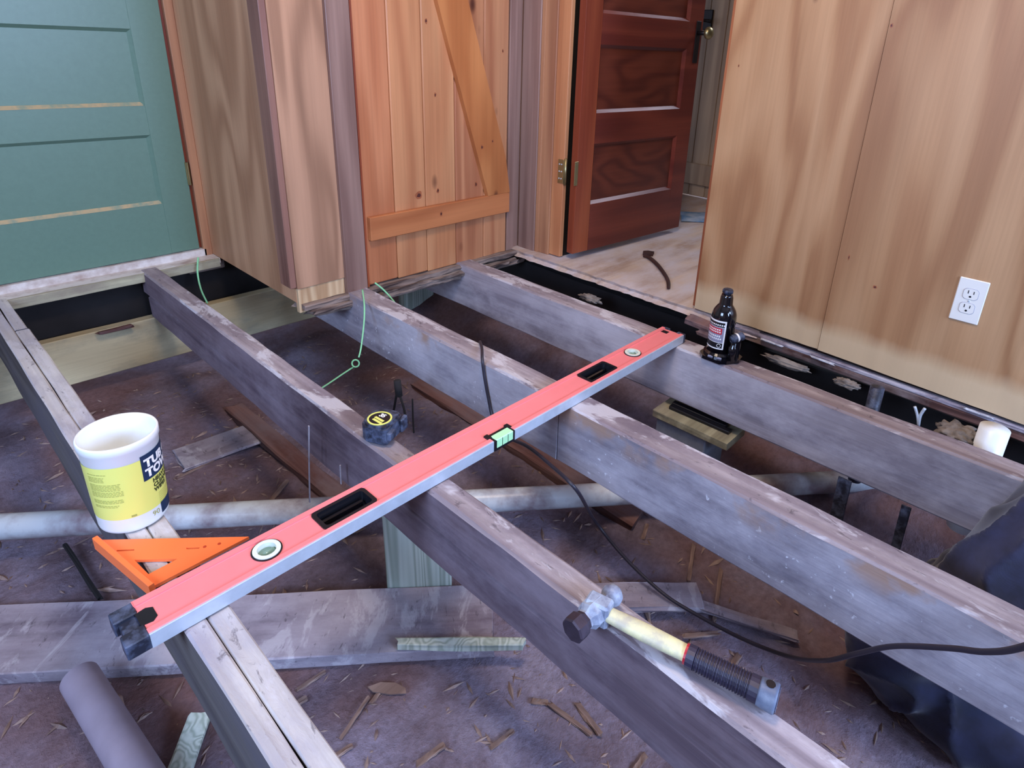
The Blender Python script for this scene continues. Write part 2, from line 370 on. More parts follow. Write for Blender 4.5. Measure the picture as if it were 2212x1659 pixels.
def lathe(b, prof, seg=40, mat4=None, axis='z'):
    t = bmesh.new(); rings = []
    for r, z in prof:
        if r < 1e-6: rings.append([t.verts.new((0, 0, z))])
        else: rings.append([t.verts.new((r * math.cos(2 * PI * k / seg), r * math.sin(2 * PI * k / seg), z)) for k in range(seg)])
    for a, c in zip(rings, rings[1:]):
        for k in range(seg):
            k2 = (k + 1) % seg
            if len(a) == 1 and len(c) == 1: continue
            if len(a) == 1: t.faces.new((a[0], c[k], c[k2]))
            elif len(c) == 1: t.faces.new((a[k], a[k2], c[0]))
            else: t.faces.new((a[k], a[k2], c[k2], c[k]))
    return join(b, t, mat4)
def prism(b, pts, z0, z1, holes=(), mat4=None):
    """extruded outline with holes; pts are (x, y)"""
    t = bmesh.new(); loops = [pts] + list(holes); es = []
    for lp in loops:
        vs_ = [t.verts.new((x, y, z0)) for x, y in lp]
        es += [t.edges.new((vs_[i], vs_[(i + 1) % len(vs_)])) for i in range(len(vs_))]
    g = bmesh.ops.triangle_fill(t, edges=es, use_beauty=True)
    fs = [f for f in g['geom'] if isinstance(f, bmesh.types.BMFace)]
    ex = bmesh.ops.extrude_face_region(t, geom=fs)
    for v in ex['geom']:
        if isinstance(v, bmesh.types.BMVert): v.co.z = z1
    return join(b, t, mat4)
def smooth_path(pts, per=8):
    pts = [Vector(p) for p in pts]; out = []
    P = [pts[0]] + pts + [pts[-1]]
    for i in range(1, len(P) - 2):
        for k in range(per):
            t = k / per; a, b_, c, d = P[i - 1], P[i], P[i + 1], P[i + 2]
            out.append(.5 * ((2 * b_) + (c - a) * t + (2 * a - 5 * b_ + 4 * c - d) * t * t + (3 * b_ - a - 3 * c + d) * t ** 3))
    out.append(pts[-1]); return out
def text_bm(s, size, bold=0.0, spacing=1.0, sub=None):
    cu = bpy.data.curves.new('t', 'FONT'); cu.body = s; cu.size = size; cu.offset = bold; cu.space_character = spacing
    cu.align_x = 'LEFT'; cu.space_line = .8; cu.resolution_u = 3
    o = bpy.data.objects.new('t', cu); C.objects.link(o); bpy.context.view_layer.update()
    dg = bpy.context.evaluated_depsgraph_get()
    me = bpy.data.meshes.new_from_object(o.evaluated_get(dg)); bpy.data.objects.remove(o); bpy.data.curves.remove(cu)
    t = bmesh.new(); t.from_mesh(me); bpy.data.meshes.remove(me)
    bmesh.ops.triangulate(t, faces=t.faces[:])
    if sub:
        for _ in range(2):
            bmesh.ops.subdivide_edges(t, edges=[e for e in t.edges if e.calc_length() > sub], cuts=1)
            bmesh.ops.triangulate(t, faces=t.faces[:])
    return t
# ================================================================ THE SETTING
random.seed(4)
GZ = -0.50
# dirt ground of the crawlspace
def ground_h(x, y):
    h = noise.noise(Vector((x * 1.6, y * 1.6, 0))) * .035 + noise.noise(Vector((x * 6, y * 6, 3))) * .014 + noise.noise(Vector((x * 19, y * 19, 7))) * .006
    if y > 2.2: h += min(.06, (y - 2.2) * .2)
    if x > 1.75: h += min(.10, (x - 1.75) * .5)
    return GZ + h
b = BM(); nx, ny = 190, 230; x0, x1, y0, y1 = -2.0, 2.7, -2.5, 3.5
g = [[b.verts.new((x0 + (x1 - x0) * i / nx, y0 + (y1 - y0) * j / ny, 0)) for i in range(nx + 1)] for j in range(ny + 1)]
for r_ in g:
    for v in r_: v.co.z = ground_h(v.co.x, v.co.y)
for j in range(ny):
    for i in range(nx): b.faces.new((g[j][i], g[j][i + 1], g[j + 1][i + 1], g[j + 1][i]))
o = struct('floor', b, M['dirt']); o.name = 'floor'
for f in o.data.polygons: f.use_smooth = True
# foundation walls that close the crawlspace
b = BM(); box(b, -2.1, 2.75, 3.4, 3.5, -.7, -.02); struct('wall_foundation_back', b, M['tar'])
b = BM(); box(b, 2.62, 2.72, -2.5, 3.4, -.7, -.03); struct('wall_foundation_right', b, M['tar'])
b = BM(); box(b, -2.1, -2.0, -2.5, 3.4, -.7, 0); struct('wall_foundation_left', b, M['tar'])
b = BM(); box(b, -2.1, 2.75, -2.6, -2.5, -.7, 0); struct('wall_foundation_front', b, M['tar'])
# the room shell behind and above the camera
b = BM(); box(b, -2.1, 5.0, -2.6, 3.4, 2.4, 2.5); struct('ceiling', b, M['plaster'])
b = BM()
for a in ((-2.1, -2.0, -2.5, -.1, 0, 2.4), (-2.1, -2.0, 1.3, 3.4, 0, 2.4), (-2.1, -2.0, -.1, 1.3, 0, .8), (-2.1, -2.0, -.1, 1.3, 1.9, 2.4)): box(b, *a)
struct('wall_left', b, M['plaster'])
b = BM()
for a in ((-2.1, .1, -2.6, -2.5, 0, 2.4), (1.7, 2.1, -2.6, -2.5, 0, 2.4), (.1, 1.7, -2.6, -2.5, 0, .8), (.1, 1.7, -2.6, -2.5, 1.9, 2.4)): box(b, *a)
struct('wall_front', b, M['plaster'])
def winframe(name, x0, x1, y0, y1):
    b = BM(); t = .05
    if y1 - y0 > x1 - x0:
        box(b, x0, x1, y0, y0 + t, .8, 1.9); box(b, x0, x1, y1 - t, y1, .8, 1.9); box(b, x0, x1, y0 + t, y1 - t, .8, .85); box(b, x0, x1, y0 + t, y1 - t, 1.85, 1.9); box(b, x0 + .03, x1 - .03, (y0 + y1) / 2 - .02, (y0 + y1) / 2 + .02, .85, 1.85)
    else:
        box(b, x0, x0 + t, y0, y1, .8, 1.9); box(b, x1 - t, x1, y0, y1, .8, 1.9); box(b, x0 + t, x1 - t, y0, y1, .8, .85); box(b, x0 + t, x1 - t, y0, y1, 1.85, 1.9); box(b, (x0 + x1) / 2 - .02, (x0 + x1) / 2 + .02, y0 + .03, y1 - .03, .85, 1.85)
    struct(name, b, M['white'])
winframe('window_1', -2.1, -2.0, -.1, 1.3); winframe('window_2', .1, 1.7, -2.6, -2.5)
# closet: left side, front trims
CY = 1.99                                   # front face of the closet
cl = PY(645, 652, CY); CLX = cl.x            # closet's left corner
print('closet corner', cl)
b = BM(); box(b, CLX, CLX + .012, CY + .012, 2.76, 0.0, 2.4)
side = struct('wall_closet_side', b, M['cedar_side'])
b = BM(); box(b, CLX + .012, CLX + .05, CY + .05, 2.76, .0, 2.4); struct('wall_closet_framing', b, M['tar'])
b = BM(); box(b, CLX - .022, CLX, CY, CY + .075, .06, 2.4, .002); struct('trim_1', b, M['trim_dark'])
def xs(px, py): return PY(px, py, CY).x
tx0, tx1 = xs(645, 652), xs(745, 620); dx0 = xs(790, 603); dx1 = xs(1087, 540); 
print('closet x', tx0, tx1, dx0, dx1)
b = BM(); box(b, CLX, tx1, CY - .004, CY + .02, .055, 2.4, .001); o = struct('trim_2', b, M['cedar'])
b = BM(); box(b, CLX + .001, tx1 - .001, CY, CY + .02, -.035, .055); struct('trim_3', b, M['pale_patch'])
b = BM(); box(b, tx1, dx0 - .004, CY - .02, CY + .02, -.02, 2.4, .002); struct('trim_4', b, M['trim_mauve'])
CX1 = 2.01
b = BM(); box(b, dx1 + .004, dx1 + .045, CY - .018, CY + .02, -.035, 2.4, .002); struct('trim_5', b, M['trim_mauve'])
b = BM(); box(b, dx1 + .045, CX1 + .02, CY - .005, CY + .02, -.035, 2.4, .002); struct('trim_6', b, M['trim_mauve'])
b = BM(); box(b, CLX + .05, CX1 + .1, CY + .05, CY + .07, -.02, 2.4); struct('wall_closet_back', b, M['tar'])
# closet door: five tongue-and-groove planks, bottom rail, diagonal brace
door = thing('door_1', None, None, (dx0, CY, .01)); door['kind'] = 'structure'
edges_px = [(790, 603), (847, 590), (913, 574), (980, 560), (1040, 549), (1087, 540)]
top_px = [750, 836, 909, 975, 1040, 1100]
ex = [ (PY(a[0], a[1], CY).x + PY(t, 0, CY).x) / 2 for a, t in zip(edges_px, top_px)]
ex[0] = dx0; ex[-1] = dx1
print('plank edges', ex)
for i in range(5):
    b = BM(); box(b, ex[i] + .0007, ex[i + 1] - .0007, CY - .016, CY + .012, .004 - .0045 * i, 2.1, .0045); obj('plank', b, M['plank'][i], door)
r0 = PY(795, 510, CY); r1 = PY(1095, 458, CY); q0 = PY(795, 458, CY); q1 = PY(1095, 412, CY)
rz0, rz1 = (r0.z + r1.z) / 2, (q0.z + q1.z) / 2 - .004
b = BM(); box(b, dx0 + .012, dx1 - .001, CY - .038, CY - .016, rz0, rz1, .003); obj('rail', b, M['brace_h'], door)
# diagonal brace (in the door's plane)
lo_l, lo_r = PY(1052, 416, CY - .03), PY(1090, 340, CY - .03); hi_l, hi_r = PY(942, 0, CY - .03), PY(1008, 0, CY - .03)
dirv = (hi_l - lo_l); k = 1.28
bl, br, tl_, tr_ = Vector((dx1 - .075, CY, rz1)), Vector((dx1 - .002, CY, rz1 + .20)), lo_l + dirv * k, lo_r + (hi_r - lo_r) * (k + .2)
prof = [(lo_l.x, rz1), (dx1 - .002, rz1), (lo_r.x if lo_r.x < dx1 else dx1 - .002, lo_r.z), (tr_.x, tr_.z), (tl_.x, tl_.z)]
b = BM(); t = BM(); prism(t, prof, 0, .022); t.transform(Matrix(((1, 0, 0, 0), (0, 0, 1, CY - .038), (0, 1, 0, 0), (0, 0, 0, 1)))); join(b, t)
obj('brace', b, M['brace'], door)
b = BM(); box(b, dx0 - .003, dx0 + .004, CY - .019, CY - .012, .0, 2.1); obj('bead', b, M['red_stile'], door)
def knot(px, py, plane, d_, rx, rzz, parent, mats, seed):
    q = PY(px, py, d_) if plane == 'y' else PX(px, py, d_)
    for k_, (sc_, lift) in enumerate(((1.0, .0003), (.55, .0006))):
        b = BM(); ring = []
        for i in range(20):
            a_ = 2 * PI * i / 20; w_ = 1 + noise.noise(Vector((math.cos(a_) * 1.3, math.sin(a_) * 1.3, seed + k_))) * .45
            u_, v_ = rx * sc_ * w_ * math.cos(a_), rzz * sc_ * w_ * math.sin(a_)
            ring.append(b.verts.new((q.x + u_, d_ - lift, q.z + v_) if plane == 'y' else (d_ - lift, q.y + u_, q.z + v_)))
        b.faces.new(ring); o_ = obj('knot', b, mats[k_], parent)
KM = (plain('knot_rim', (160, 92, 58), .45, var=.25, scale=90), plain('knot_heart', (84, 40, 32), .5, var=.3, scale=120))
planks_ = [c for c in door.children if c.name.startswith('plank')]
def at_plank(px, py):
    x_ = PY(px, py, CY).x; return planks_[max(0, min(4, sum(1 for e_ in ex[1:5] if x_ > e_)))]
for i_, (px, py, rx, rzz) in enumerate(((905, 422, .017, .014), (946, 412, .007, .010), (940, 205, .005, .008), (920, 45, .006, .009), (1028, 398, .007, .012), (1086, 110, .004, .007))):
    knot(px, py, 'y', CY - .0162, rx, rzz, at_plank(px, py), KM, i_)
for i_, (px, py, rx, rzz) in enumerate(((1041, 318, .007, .009), (1064, 305, .005, .006))): knot(px, py, 'y', CY - .0382, rx, rzz, [c for c in door.children if c.name.startswith('brace')][0], KM, 9 + i_)
knot(953, 462, 'y', CY - .0382, .007, .010, [c for c in door.children if c.name.startswith('rail')][0], KM, 13)
# the door wall to the right of the closet: trims and jamb on the plane x = 2.01
JX = 2.01
def yj(px, py): return PX(px, py, JX).y
ys = [(yj(1122, 550) + yj(1138, 0)) / 2, (yj(1157, 549) + yj(1177, 0)) / 2, (yj(1186, 549) + yj(1208, 0)) / 2, (yj(1208, 547) + yj(1237, 0)) / 2]
print('jamb ys', ys)
zb = 0.0
b = BM(); box(b, JX - .016, JX + .02, ys[1], ys[0], -.02, 2.4, .003); struct('trim_7', b, M['trim_mauve'])
b = BM(); box(b, JX - .006, JX + .02, ys[2], ys[1], zb, 2.4, .002); box(b, JX - .012, JX - .006, ys[1] - .018, ys[1] - .002, zb, 2.4); struct('trim_8', b, M['trim_mid'])
b = BM(); box(b, JX, JX + .022, ys[3], ys[2], zb + .005, 2.4, .002); struct('trim_9', b, M['plank'][1])
b = BM(); box(b, JX + .022, JX + .11, ys[3] + .012, ys[0] + .1, -.03, 2.4); struct('wall_hall_side', b, M['tar'])
# green door, casing and sill on the back wall
GY = 2.76
gr = PY(422, 535, GY); grt = PY(344, 0, GY); GX1 = (gr.x + grt.x) / 2 ; GZ0 = gr.z
print('green', gr, grt)
gd = thing('door_2', None, None, (GX1 - .76, GY, GZ0)); gd['kind'] = 'structure'
GX0 = GX1 - .76
def gp(px, py): return PY(px, py, GY)
pR = (gp(282, 62).x + gp(308, 227).x + gp(322, 290).x + gp(345, 438).x) / 4; pL = GX0 + (GX1 - pR)
z_r = [gp(345, 438).z, gp(322, 290).z, gp(308, 227).z, gp(282, 62).z]
print('green panel', pR, z_r)
b = BM(); box(b, pR, GX1, GY - .018, GY + .018, GZ0, 2.03, .001); obj('stile', b, M['green'], gd)
b = BM(); box(b, GX0, pL, GY - .018, GY + .018, GZ0, 2.03, .001); obj('stile', b, M['green'], gd)
ph = z_r[1] - z_r[0]; gap = z_r[2] - z_r[1]
zz = [GZ0, z_r[0]]; zc = z_r[0]; rails = [(GZ0, z_r[0])]; pans = []
for i in range(5):
    p0 = zc; p1 = zc + (ph if i == 0 else z_r[3] - z_r[2]); pans.append((p0, p1)); zc = p1
    r1_ = zc + gap if i < 4 else 2.03
    rails.append((zc, r1_)); zc = r1_
for a, c in rails:
    if c - a > .005:
        b = BM(); box(b, pL, pR, GY - .018, GY + .018, a, c); obj('rail', b, M['green'], gd)
for a, c in pans:
    b = BM(); box(b, pL, pR, GY - .006, GY + .006, a, c); pn = obj('panel', b, M['green'], gd)
    b = BM(); t = .012                                     # moulding round the panel, a chamfered strip
    for (u0, u1, side_) in ((pL, pR, 'b'), (pL, pR, 't')):
        z_ = a if side_ == 'b' else c; s_ = 1 if side_ == 'b' else -1
        v = [b.verts.new(q) for q in ((u0, GY - .018, z_), (u1, GY - .018, z_), (u1, GY - .006, z_ + s_ * t), (u0, GY - .006, z_ + s_ * t))]; b.faces.new(v)
    for u_, s_ in ((pL, 1), (pR, -1)):
        v = [b.verts.new(q) for q in ((u_, GY - .018, a), (u_, GY - .018, c), (u_ + s_ * t, GY - .006, c), (u_ + s_ * t, GY - .006, a))]; b.faces.new(v)
    obj('moulding', b, M['green'], pn)
    b = BM(); v = [b.verts.new(q) for q in ((pL + .005, GY - .0185, a - .001), (pR - .005, GY - .0185, a - .001), (pR - .005, GY - .0068, a + t * .95), (pL + .005, GY - .0068, a + t * .95))]; b.faces.new(v)
    for q in v: q.co.z += .0006; q.co.y -= .0008
    o = obj('worn_ledge', b, M['worn_edge'], pn); o['label'] = 'ledge worn through to bare wood'
b = BM(); box(b, GX1 + .002, GX1 + .012, GY - .006, GY + .018, GZ0, 2.05); struct('trim_10', b, M['red_stile'])
b = BM(); box(b, GX1 + .012, CLX, GY - .03, GY + .018, -.01, 2.4, .002); struct('trim_11', b, M['trim_mid'])
hz = gp(402, 365)
b = BM(); box(b, GX1 - .004, GX1 + .008, GY - .024, GY - .017, hz.z - .06, hz.z + .03); tube(b, [(GX1 + .003, GY - .026, hz.z - .06), (GX1 + .003, GY - .026, hz.z + .03)], .004, 8)
obj('hinge', b, M['brass'], gd)
b = BM(); box(b, -2.0, GX0 - .01, GY, GY + .06, -.01, 2.4); struct('wall_back', b, M['plaster'])
b = BM(); box(b, GX0, GX1 + .1, GY, GY + .06, 2.05, 2.4); struct('wall_back_lintel', b, M['plaster'])
b = BM(); beam(b, (-.5, GY - .05, -.013), (GX1 + .045, GY - .05, -.013), .10, .022, 30, .002, .003, 9); box(b, GX0, GX1 + .02, GY - .03, GY + .05, -.003, GZ0 - .004)
sill = struct('trim_12', b, M['white_worn'])
b = BM(); beam(b, (-.5, GY - .10, -.02), (GX1 + .04, GY - .10, -.02), .012, .036, 30, .002, .002, 19); struct('trim_13', b, M['sill_green'])
b = BM(); beam(b, (-1.5, GY + .02, -.12), (1.9, GY + .02, -.12), .10, .18, 10, .002, .003, 9); struct('trim_14', b, M['tar'])
b = BM(); box(b, CLX - .12, CLX + .02, GY - .09, GY - .03, -.05, -.012, .004); struct('trim_15', b, M['rot'])
# plywood wall on the right, two sheets with a butt joint, on the plane x = 1.94
WX = 1.94
wl = (PX(1595, 0, WX).y + PX(1497, 664, WX).y) / 2; wj = (PX(1929, 0, WX).y + PX(1784, 680, WX).y) / 2
print('wall', wl, wj)
def sheet(y0, y1, zl0, zl1, xo=0.0, seed=0):
    b = BM(); n = 40; bot_f = []; bot_b = []; top_f = []; top_b = []
    for i in range(n + 1):
        y = y0 + (y1 - y0) * i / n; z = zl0 + (zl1 - zl0) * i / n + noise.noise(Vector((y * 16, seed, 0))) * .002
        bot_f.append(b.verts.new((WX + xo, y, z))); bot_b.append(b.verts.new((WX + xo + .012, y, z)))
        top_f.append(b.verts.new((WX + xo, y, 2.4))); top_b.append(b.verts.new((WX + xo + .012, y, 2.4)))
    for i in range(n):
        b.faces.new((bot_f[i], bot_f[i + 1], top_f[i + 1], top_f[i])); b.faces.new((bot_b[i], top_b[i], top_b[i + 1], bot_b[i + 1])); b.faces.new((bot_f[i], bot_b[i], bot_b[i + 1], bot_f[i + 1]))
    for i in (0, n): b.faces.new((bot_f[i], top_f[i], top_b[i], bot_b[i]))
    return b
wall = struct('wall_right', sheet(wj, wl, .008, .008, 0, 1), M['ply_wall'])
o = obj('plywood_sheet', sheet(-2.5, wj - .0015, -.09, .006, -.002, 2), M['ply_wall'], wall)
for i_, (px, py, rx, rzz) in enumerate(((1890, 620, .006, .005), (1926, 55, .004, .005), (1596, 142, .002, .004), (1834, 556, .002, .008))):
    knot(px, py, 'x', (WX if PX(px, py, WX).y > wj else WX - .002) - .0002, rx, rzz, wall, KM, 20 + i_)
b = BM(); box(b, WX + .014, WX + .035, wl - .05, wl + .016, .01, 2.4, .001); struct('trim_16', b, M['casing_orange'])
b = BM(); box(b, WX + .035, WX + .12, -2.5, wl - .02, .005, 2.4); struct('wall_right_framing', b, M['tar'])
# sole plate under the plywood with peeling paint
b = BM(); beam(b, (WX + .045, -2.4, -.095), (WX + .045, .92, -.028), .10, .028, 80, .003, .004, 12); struct('baseboard_right', b, M['sill_brown'])
b = BM(); beam(b, (WX + .008, -2.4, -.078), (WX + .008, .90, -.010), .028, .012, 80, .002, .002, 13); struct('trim_17', b, M['old_board'])
b = BM(); beam(b, (WX + .09, -2.4, -.20), (WX + .09, 3.3, -.14), .05, .16, 60, .004, .004, 14); struct('trim_18', b, M['tar'])
# hallway: floor, far wall, side wall
b = BM(); fx0, fx1 = WX + .005, 5.0; n = 60; fr, bk = [], []
HZ = .0
for i in range(n + 1):
    y = wl - .25 + (2.05 - wl + .25) * i / n; e = noise.noise(Vector((y * 22, 2, 0))) * .012 + noise.noise(Vector((y * 60, 5, 0))) * .006
    fr.append([b.verts.new((fx0 + e, y, HZ)), b.verts.new((fx0 + e * .6 + .004, y, HZ - .012)), b.verts.new((fx0 - .012 - e, y, HZ - .024)), b.verts.new((fx1, y, HZ - .024)), b.verts.new((fx1, y, HZ))])
for i in range(n):
    for k_ in range(5): b.faces.new((fr[i][k_], fr[i][(k_ + 1) % 5], fr[i + 1][(k_ + 1) % 5], fr[i + 1][k_]))
b.faces.new(fr[0][::-1]); b.faces.new(fr[-1]); struct('floor_hall', b, M['subfloor'])
b = BM(); box(b, 2.3, 5.0, 2.05, 3.4, HZ - .024, HZ); box(b, 2.3, 5.0, -2.5, wl - .25, HZ - .024, HZ); struct('floor_hall_edge', b, M['subfloor'])
b = BM(); box(b, 5.0, 5.1, -2.6, 3.4, -.1, 2.4); struct('wall_hall_end', b, M['hall_panel'])
b = BM(); box(b, 2.1, 5.0, 3.4, 3.5, -.1, 2.4); struct('wall_hall_left', b, M['hall_panel'])
b = BM(); box(b, 2.1, 5.0, -2.6, -2.5, -.1, 2.4); struct('wall_hall_right', b, M['hall_panel'])
# ledged board door standing at the end of the hall
hd = thing('door_4', None, None, (3.62, 2.0, HZ)); hd['kind'] = 'structure'
HX = 3.62
for i in range(9):
    b = BM(); box(b, HX, HX + .02, 1.35 + i * .115, 1.35 + i * .115 + .113, HZ + .01, 2.1, .003); obj('plank', b, M['hall_panel'], hd)
b = BM(); z_a, z_b = PX(1490, 395, HX).z, PX(1490, 350, HX).z; box(b, HX - .022, HX, 1.36, 2.38, z_a, z_b, .003); obj('rail', b, M['hall_panel'], hd)
bk_ = PX(1530, 45, HX)
# ================================================================ RED DOOR
A = PZ(1236, 549, .03); B = PZ(1466, 490, .03)
print('red door', A, B)
d = (B - A); Lr = .76; ang = math.atan2(d.y, d.x)
print('len', d.length, math.degrees(ang))
Lr = d.length
rd = localthing('door_3', None, None, Matrix.Translation((A.x, A.y, .03)) @ Matrix.Rotation(ang, 4, 'Z')); rd['kind'] = 'structure'
# local x along the leaf, local -y faces the camera
def rp(px, py):                                   # pixel -> local point on the door's face
    dd = ray(px, py); nrm = Vector((-math.sin(ang), math.cos(ang), 0)); tt = (A.dot(nrm) - 0) / dd.dot(nrm)
    p = dd * tt + Vector((0, 0, S)); p = p - Vector((A.x, A.y, .03)); return (p.x * math.cos(ang) + p.y * math.sin(ang), p.z)
def lx(a, b_, y0, y1, z0, z1, bev=0.0): t = BM(); box(t, a, b_, y0, y1, z0, z1, bev); return t
ROWS = [(.0, .21), (.21, .47), (.47, .595), (.595, .86), (.86, .975), (.975, 1.24), (1.24, 1.36), (1.36, 1.62), (1.62, 1.73), (1.73, 1.88), (1.88, 2.0)]
PA, PB = .095, Lr - .105
obj('stile', lx(0, PA, 0, .036, 0, 2.0, .001), M['red_stile'], rd)
obj('stile', lx(PB, Lr, 0, .036, 0, 2.0, .001), M['red_rail'], rd)
for i, (a, c) in enumerate(ROWS):
    if i % 2 == 0: obj('rail', lx(PA, PB, 0, .036, a, c), M['red_rail'], rd)
    else:
        p = obj('panel', lx(PA, PB, .013, .023, a, c), M['red_panel'], rd)
        b = BM(); t = .013
        for z_, s_ in ((a, 1), (c, -1)):
            b.faces.new([b.verts.new(q) for q in ((PA, 0, z_), (PB, 0, z_), (PB, .013, z_ + s_ * t), (PA, .013, z_ + s_ * t))])
        for u_, s_ in ((PA, 1), (PB, -1)):
            b.faces.new([b.verts.new(q) for q in ((u_, 0, a), (u_, 0, c), (u_ + s_ * t, .013, c), (u_ + s_ * t, .013, a))])
        mo = obj('moulding', b, M['red_rail'], p)
b = lx(Lr - .052, Lr - .018, -.004, 0, .80, .98, .001); pl = obj('lock_plate', b, M['iron'], rd)
b = BM(); lathe(b, [(0, 0), (.010, 0), (.010, .045), (.0, .047)], 16, Matrix.Translation((Lr - .035, -.002, .93)) @ Matrix.Rotation(PI / 2, 4, 'X')); obj('spindle', b, M['iron'], pl, True)
b = BM(); lathe(b, [(0, 0), (.012, .002), (.026, .012), (.028, .022), (.020, .034), (0, .038)], 24, Matrix.Translation((Lr - .035, -.04, .93)) @ Matrix.Rotation(PI / 2, 4, 'X')); o = obj('knob', b, M['brass'], pl, True)
# hinge between jamb and red door
hc = PX(1221, 372, JX + .005)
b = BM(); hy = ys[3]
hz0, hz1 = PX(1222, 398, JX).z, PX(1222, 346, JX).z
box(b, JX - .003, JX + .001, hy - .001, hy + .030, hz0, hz1, .0008)
hg = obj('hinge', b, M['brass'], rd) if False else None
b.free() if hg is None else None
ld = rd.matrix_world.inverted()
def tol(b, mat4=ld): b.transform(mat4); return b
b = BM(); box(b, JX - .0035, JX + .0005, hy - .002, hy + .030, hz0, hz1, .0008); b = tol(b); hg = obj('hinge', b, M['brass'], rd)
b = lx(-.016, .004, -.003, .0, hz0 - .03, hz1 - .03, .0008); obj('hinge_leaf', b, M['brass'], hg)
b = BM(); tube(b, [(JX + .004, hy - .006, hz0 - .006), (JX + .004, hy - .006, hz1 + .006)], .0055, 10); obj('pin', tol(b), M['brass'], hg, True)
b = BM()
for zc_ in (.2, .5, .8):
    for yy in (.010, .022):
        lathe(b, [(.0032, 0), (.0028, .0012), (0, .0014)], 8, Matrix.Translation((JX - .0035, hy + yy, hz0 + (hz1 - hz0) * zc_)) @ Matrix.Rotation(-PI / 2, 4, 'Y'))
obj('screws', tol(b), M['alu'], hg)
# lever latch seen past the red door
lt = thing('door_latch', 'dark lever latch on the pale boards beyond the red door', 'latch', bk_)
b = BM(); box(b, bk_.x - .012, bk_.x, bk_.y - .03, bk_.y + .03, bk_.z - .05, bk_.z + .06, .003); obj('back_plate', b, M['iron'], lt)
b = BM(); tube(b, [(bk_.x - .01, bk_.y, bk_.z), (bk_.x - .045, bk_.y, bk_.z), (bk_.x - .055, bk_.y - .05, bk_.z - .006)], .009, 10); obj('lever', b, M['iron'], lt, True)
# blue sheet on the hall floor
b = BM(); c0, c1, c2 = PZ(1472, 480, HZ), PZ(1560, 482, HZ), PZ(1470, 462, HZ)
nn = 14; gg = []
for j in range(nn + 1):
    row = []
    for i in range(nn + 1):
        q = c0 + (c1 - c0) * (i / nn * 2.2) + (c2 - c0) * (j / nn * 1.15)
        row.append(b.verts.new((q.x, q.y, HZ + .006 + abs(noise.noise(Vector((q.x * 7, q.y * 7, 1)))) * .02)))
    gg.append(row)
for j in range(nn):
    for i in range(nn): b.faces.new((gg[j][i], gg[j][i + 1], gg[j + 1][i + 1], gg[j + 1][i]))
ex_ = bmesh.ops.extrude_face_region(b, geom=b.faces[:])
for v in ex_['geom']:
    if isinstance(v, bmesh.types.BMVert): v.co.z -= .004
tag(obj('plastic_sheet', b, M['bluepaper'], None, True), 'blue plastic sheet lying on the hall floor behind the red door', 'sheet')
# rotten plate under the closet front, in ragged layers
for i, (ya, za, wd, ht, xa, xb, am) in enumerate(((CY + .012, -.014, .075, .020, CLX + .01, 1.99, .006), (CY - .018, -.034, .05, .018, CLX + .03, 1.93, .008), (CY + .02, -.045, .09, .026, CLX + .05, 2.0, .006), (CY - .035, -.026, .03, .009, 1.25, 1.87, .010))):
    b = BM(); beam(b, (xa, ya, za), (xb, ya - .03, za - .012 * (i > 0)), wd, ht, 70, am, .003, 30 + i, freq=14, endamp=.02)
    obj('layer', b, M['rot'], None) if False else None
    if i == 0: plate = tag(obj('bottom_plate', b, M['rot']), 'rotten ragged plate board under the closet front', 'board')
    else: obj('splintered_layer', b, M['rot'], plate)
# ================================================================ FLOOR FRAMING
def joist(label, x0, x1, ya, yb, depth, mat, seed, amp=.0035):
    t = thing('floor_joist', label, 'joist', ((x0 + x1) / 2, (ya + yb) / 2, -depth))
    return t
jd = .187
J1 = joist('leftmost floor joist, doubled pale timbers with a gap between', .172, .240, -.6, 2.68, .187, None, 1)
b = BM(); beam(b, (.1875, -.6, -jd / 2), (.1875, 2.68, -jd / 2), .031, jd, 110, .0022, .003, 1); obj('timber', b, M['joist_new'], J1)
b = BM(); beam(b, (.2225, -.6, -jd / 2 - .002), (.2225, 2.35, -jd / 2 - .002), .035, jd, 110, .0022, .003, 2); obj('timber', b, M['joist_new'], J1)
b = BM(); beam(b, (.2210, 2.36, -jd / 2 - .002), (.2210, 2.68, -jd / 2 - .002), .030, jd, 16, .0022, .003, 4); obj('timber', b, M['joist_old'], J1)
J2 = joist('dark floor joist under the hammer and tape measure', .644, .704, -.6, 2.70, .187, None, 1)
# two halves of a long check running along the left face
b = BM(); beam(b, (.6745, -.7, -.048), (.6745, 2.70, -.048), .059, .096, 130, .0030, .006, 3, freq=7); obj('timber', b, M['joist_dark'], J2)
b = BM(); beam(b, (.6760, -.7, -.142), (.6760, 2.66, -.142), .0595, .094, 130, .0030, .007, 5, freq=7); obj('timber', b, M['joist_dark'], J2)
J3 = joist('grey dusty floor joist crossed by the black cord', 1.107, 1.188, -1.2, 2.3, .187, None, 1)
b = BM(); beam(b, (1.1475, .93, -jd / 2), (1.1475, 2.35, -jd / 2), .081, jd, 70, .0030, .005, 6); obj('timber', b, M['joist_dust'], J3)
b = BM(); beam(b, (1.1480, -1.3, -jd / 2), (1.1480, .927, -jd / 2), .081, jd, 90, .0030, .005, 7); obj('timber', b, M['joist_dust'], J3)
J4 = joist('grey floor joist under the bottle jack, nearest the plywood wall', 1.624, 1.703, -1.2, 2.3, .187, None, 1)
b = BM(); beam(b, (1.6635, -1.3, -jd / 2), (1.6635, 2.35, -jd / 2), .079, jd, 130, .0026, .005, 8); obj('timber', b, M['joist_old'], J4)
scuffs(M['joist_new'], .4); scuffs(M['old_board'], .35)
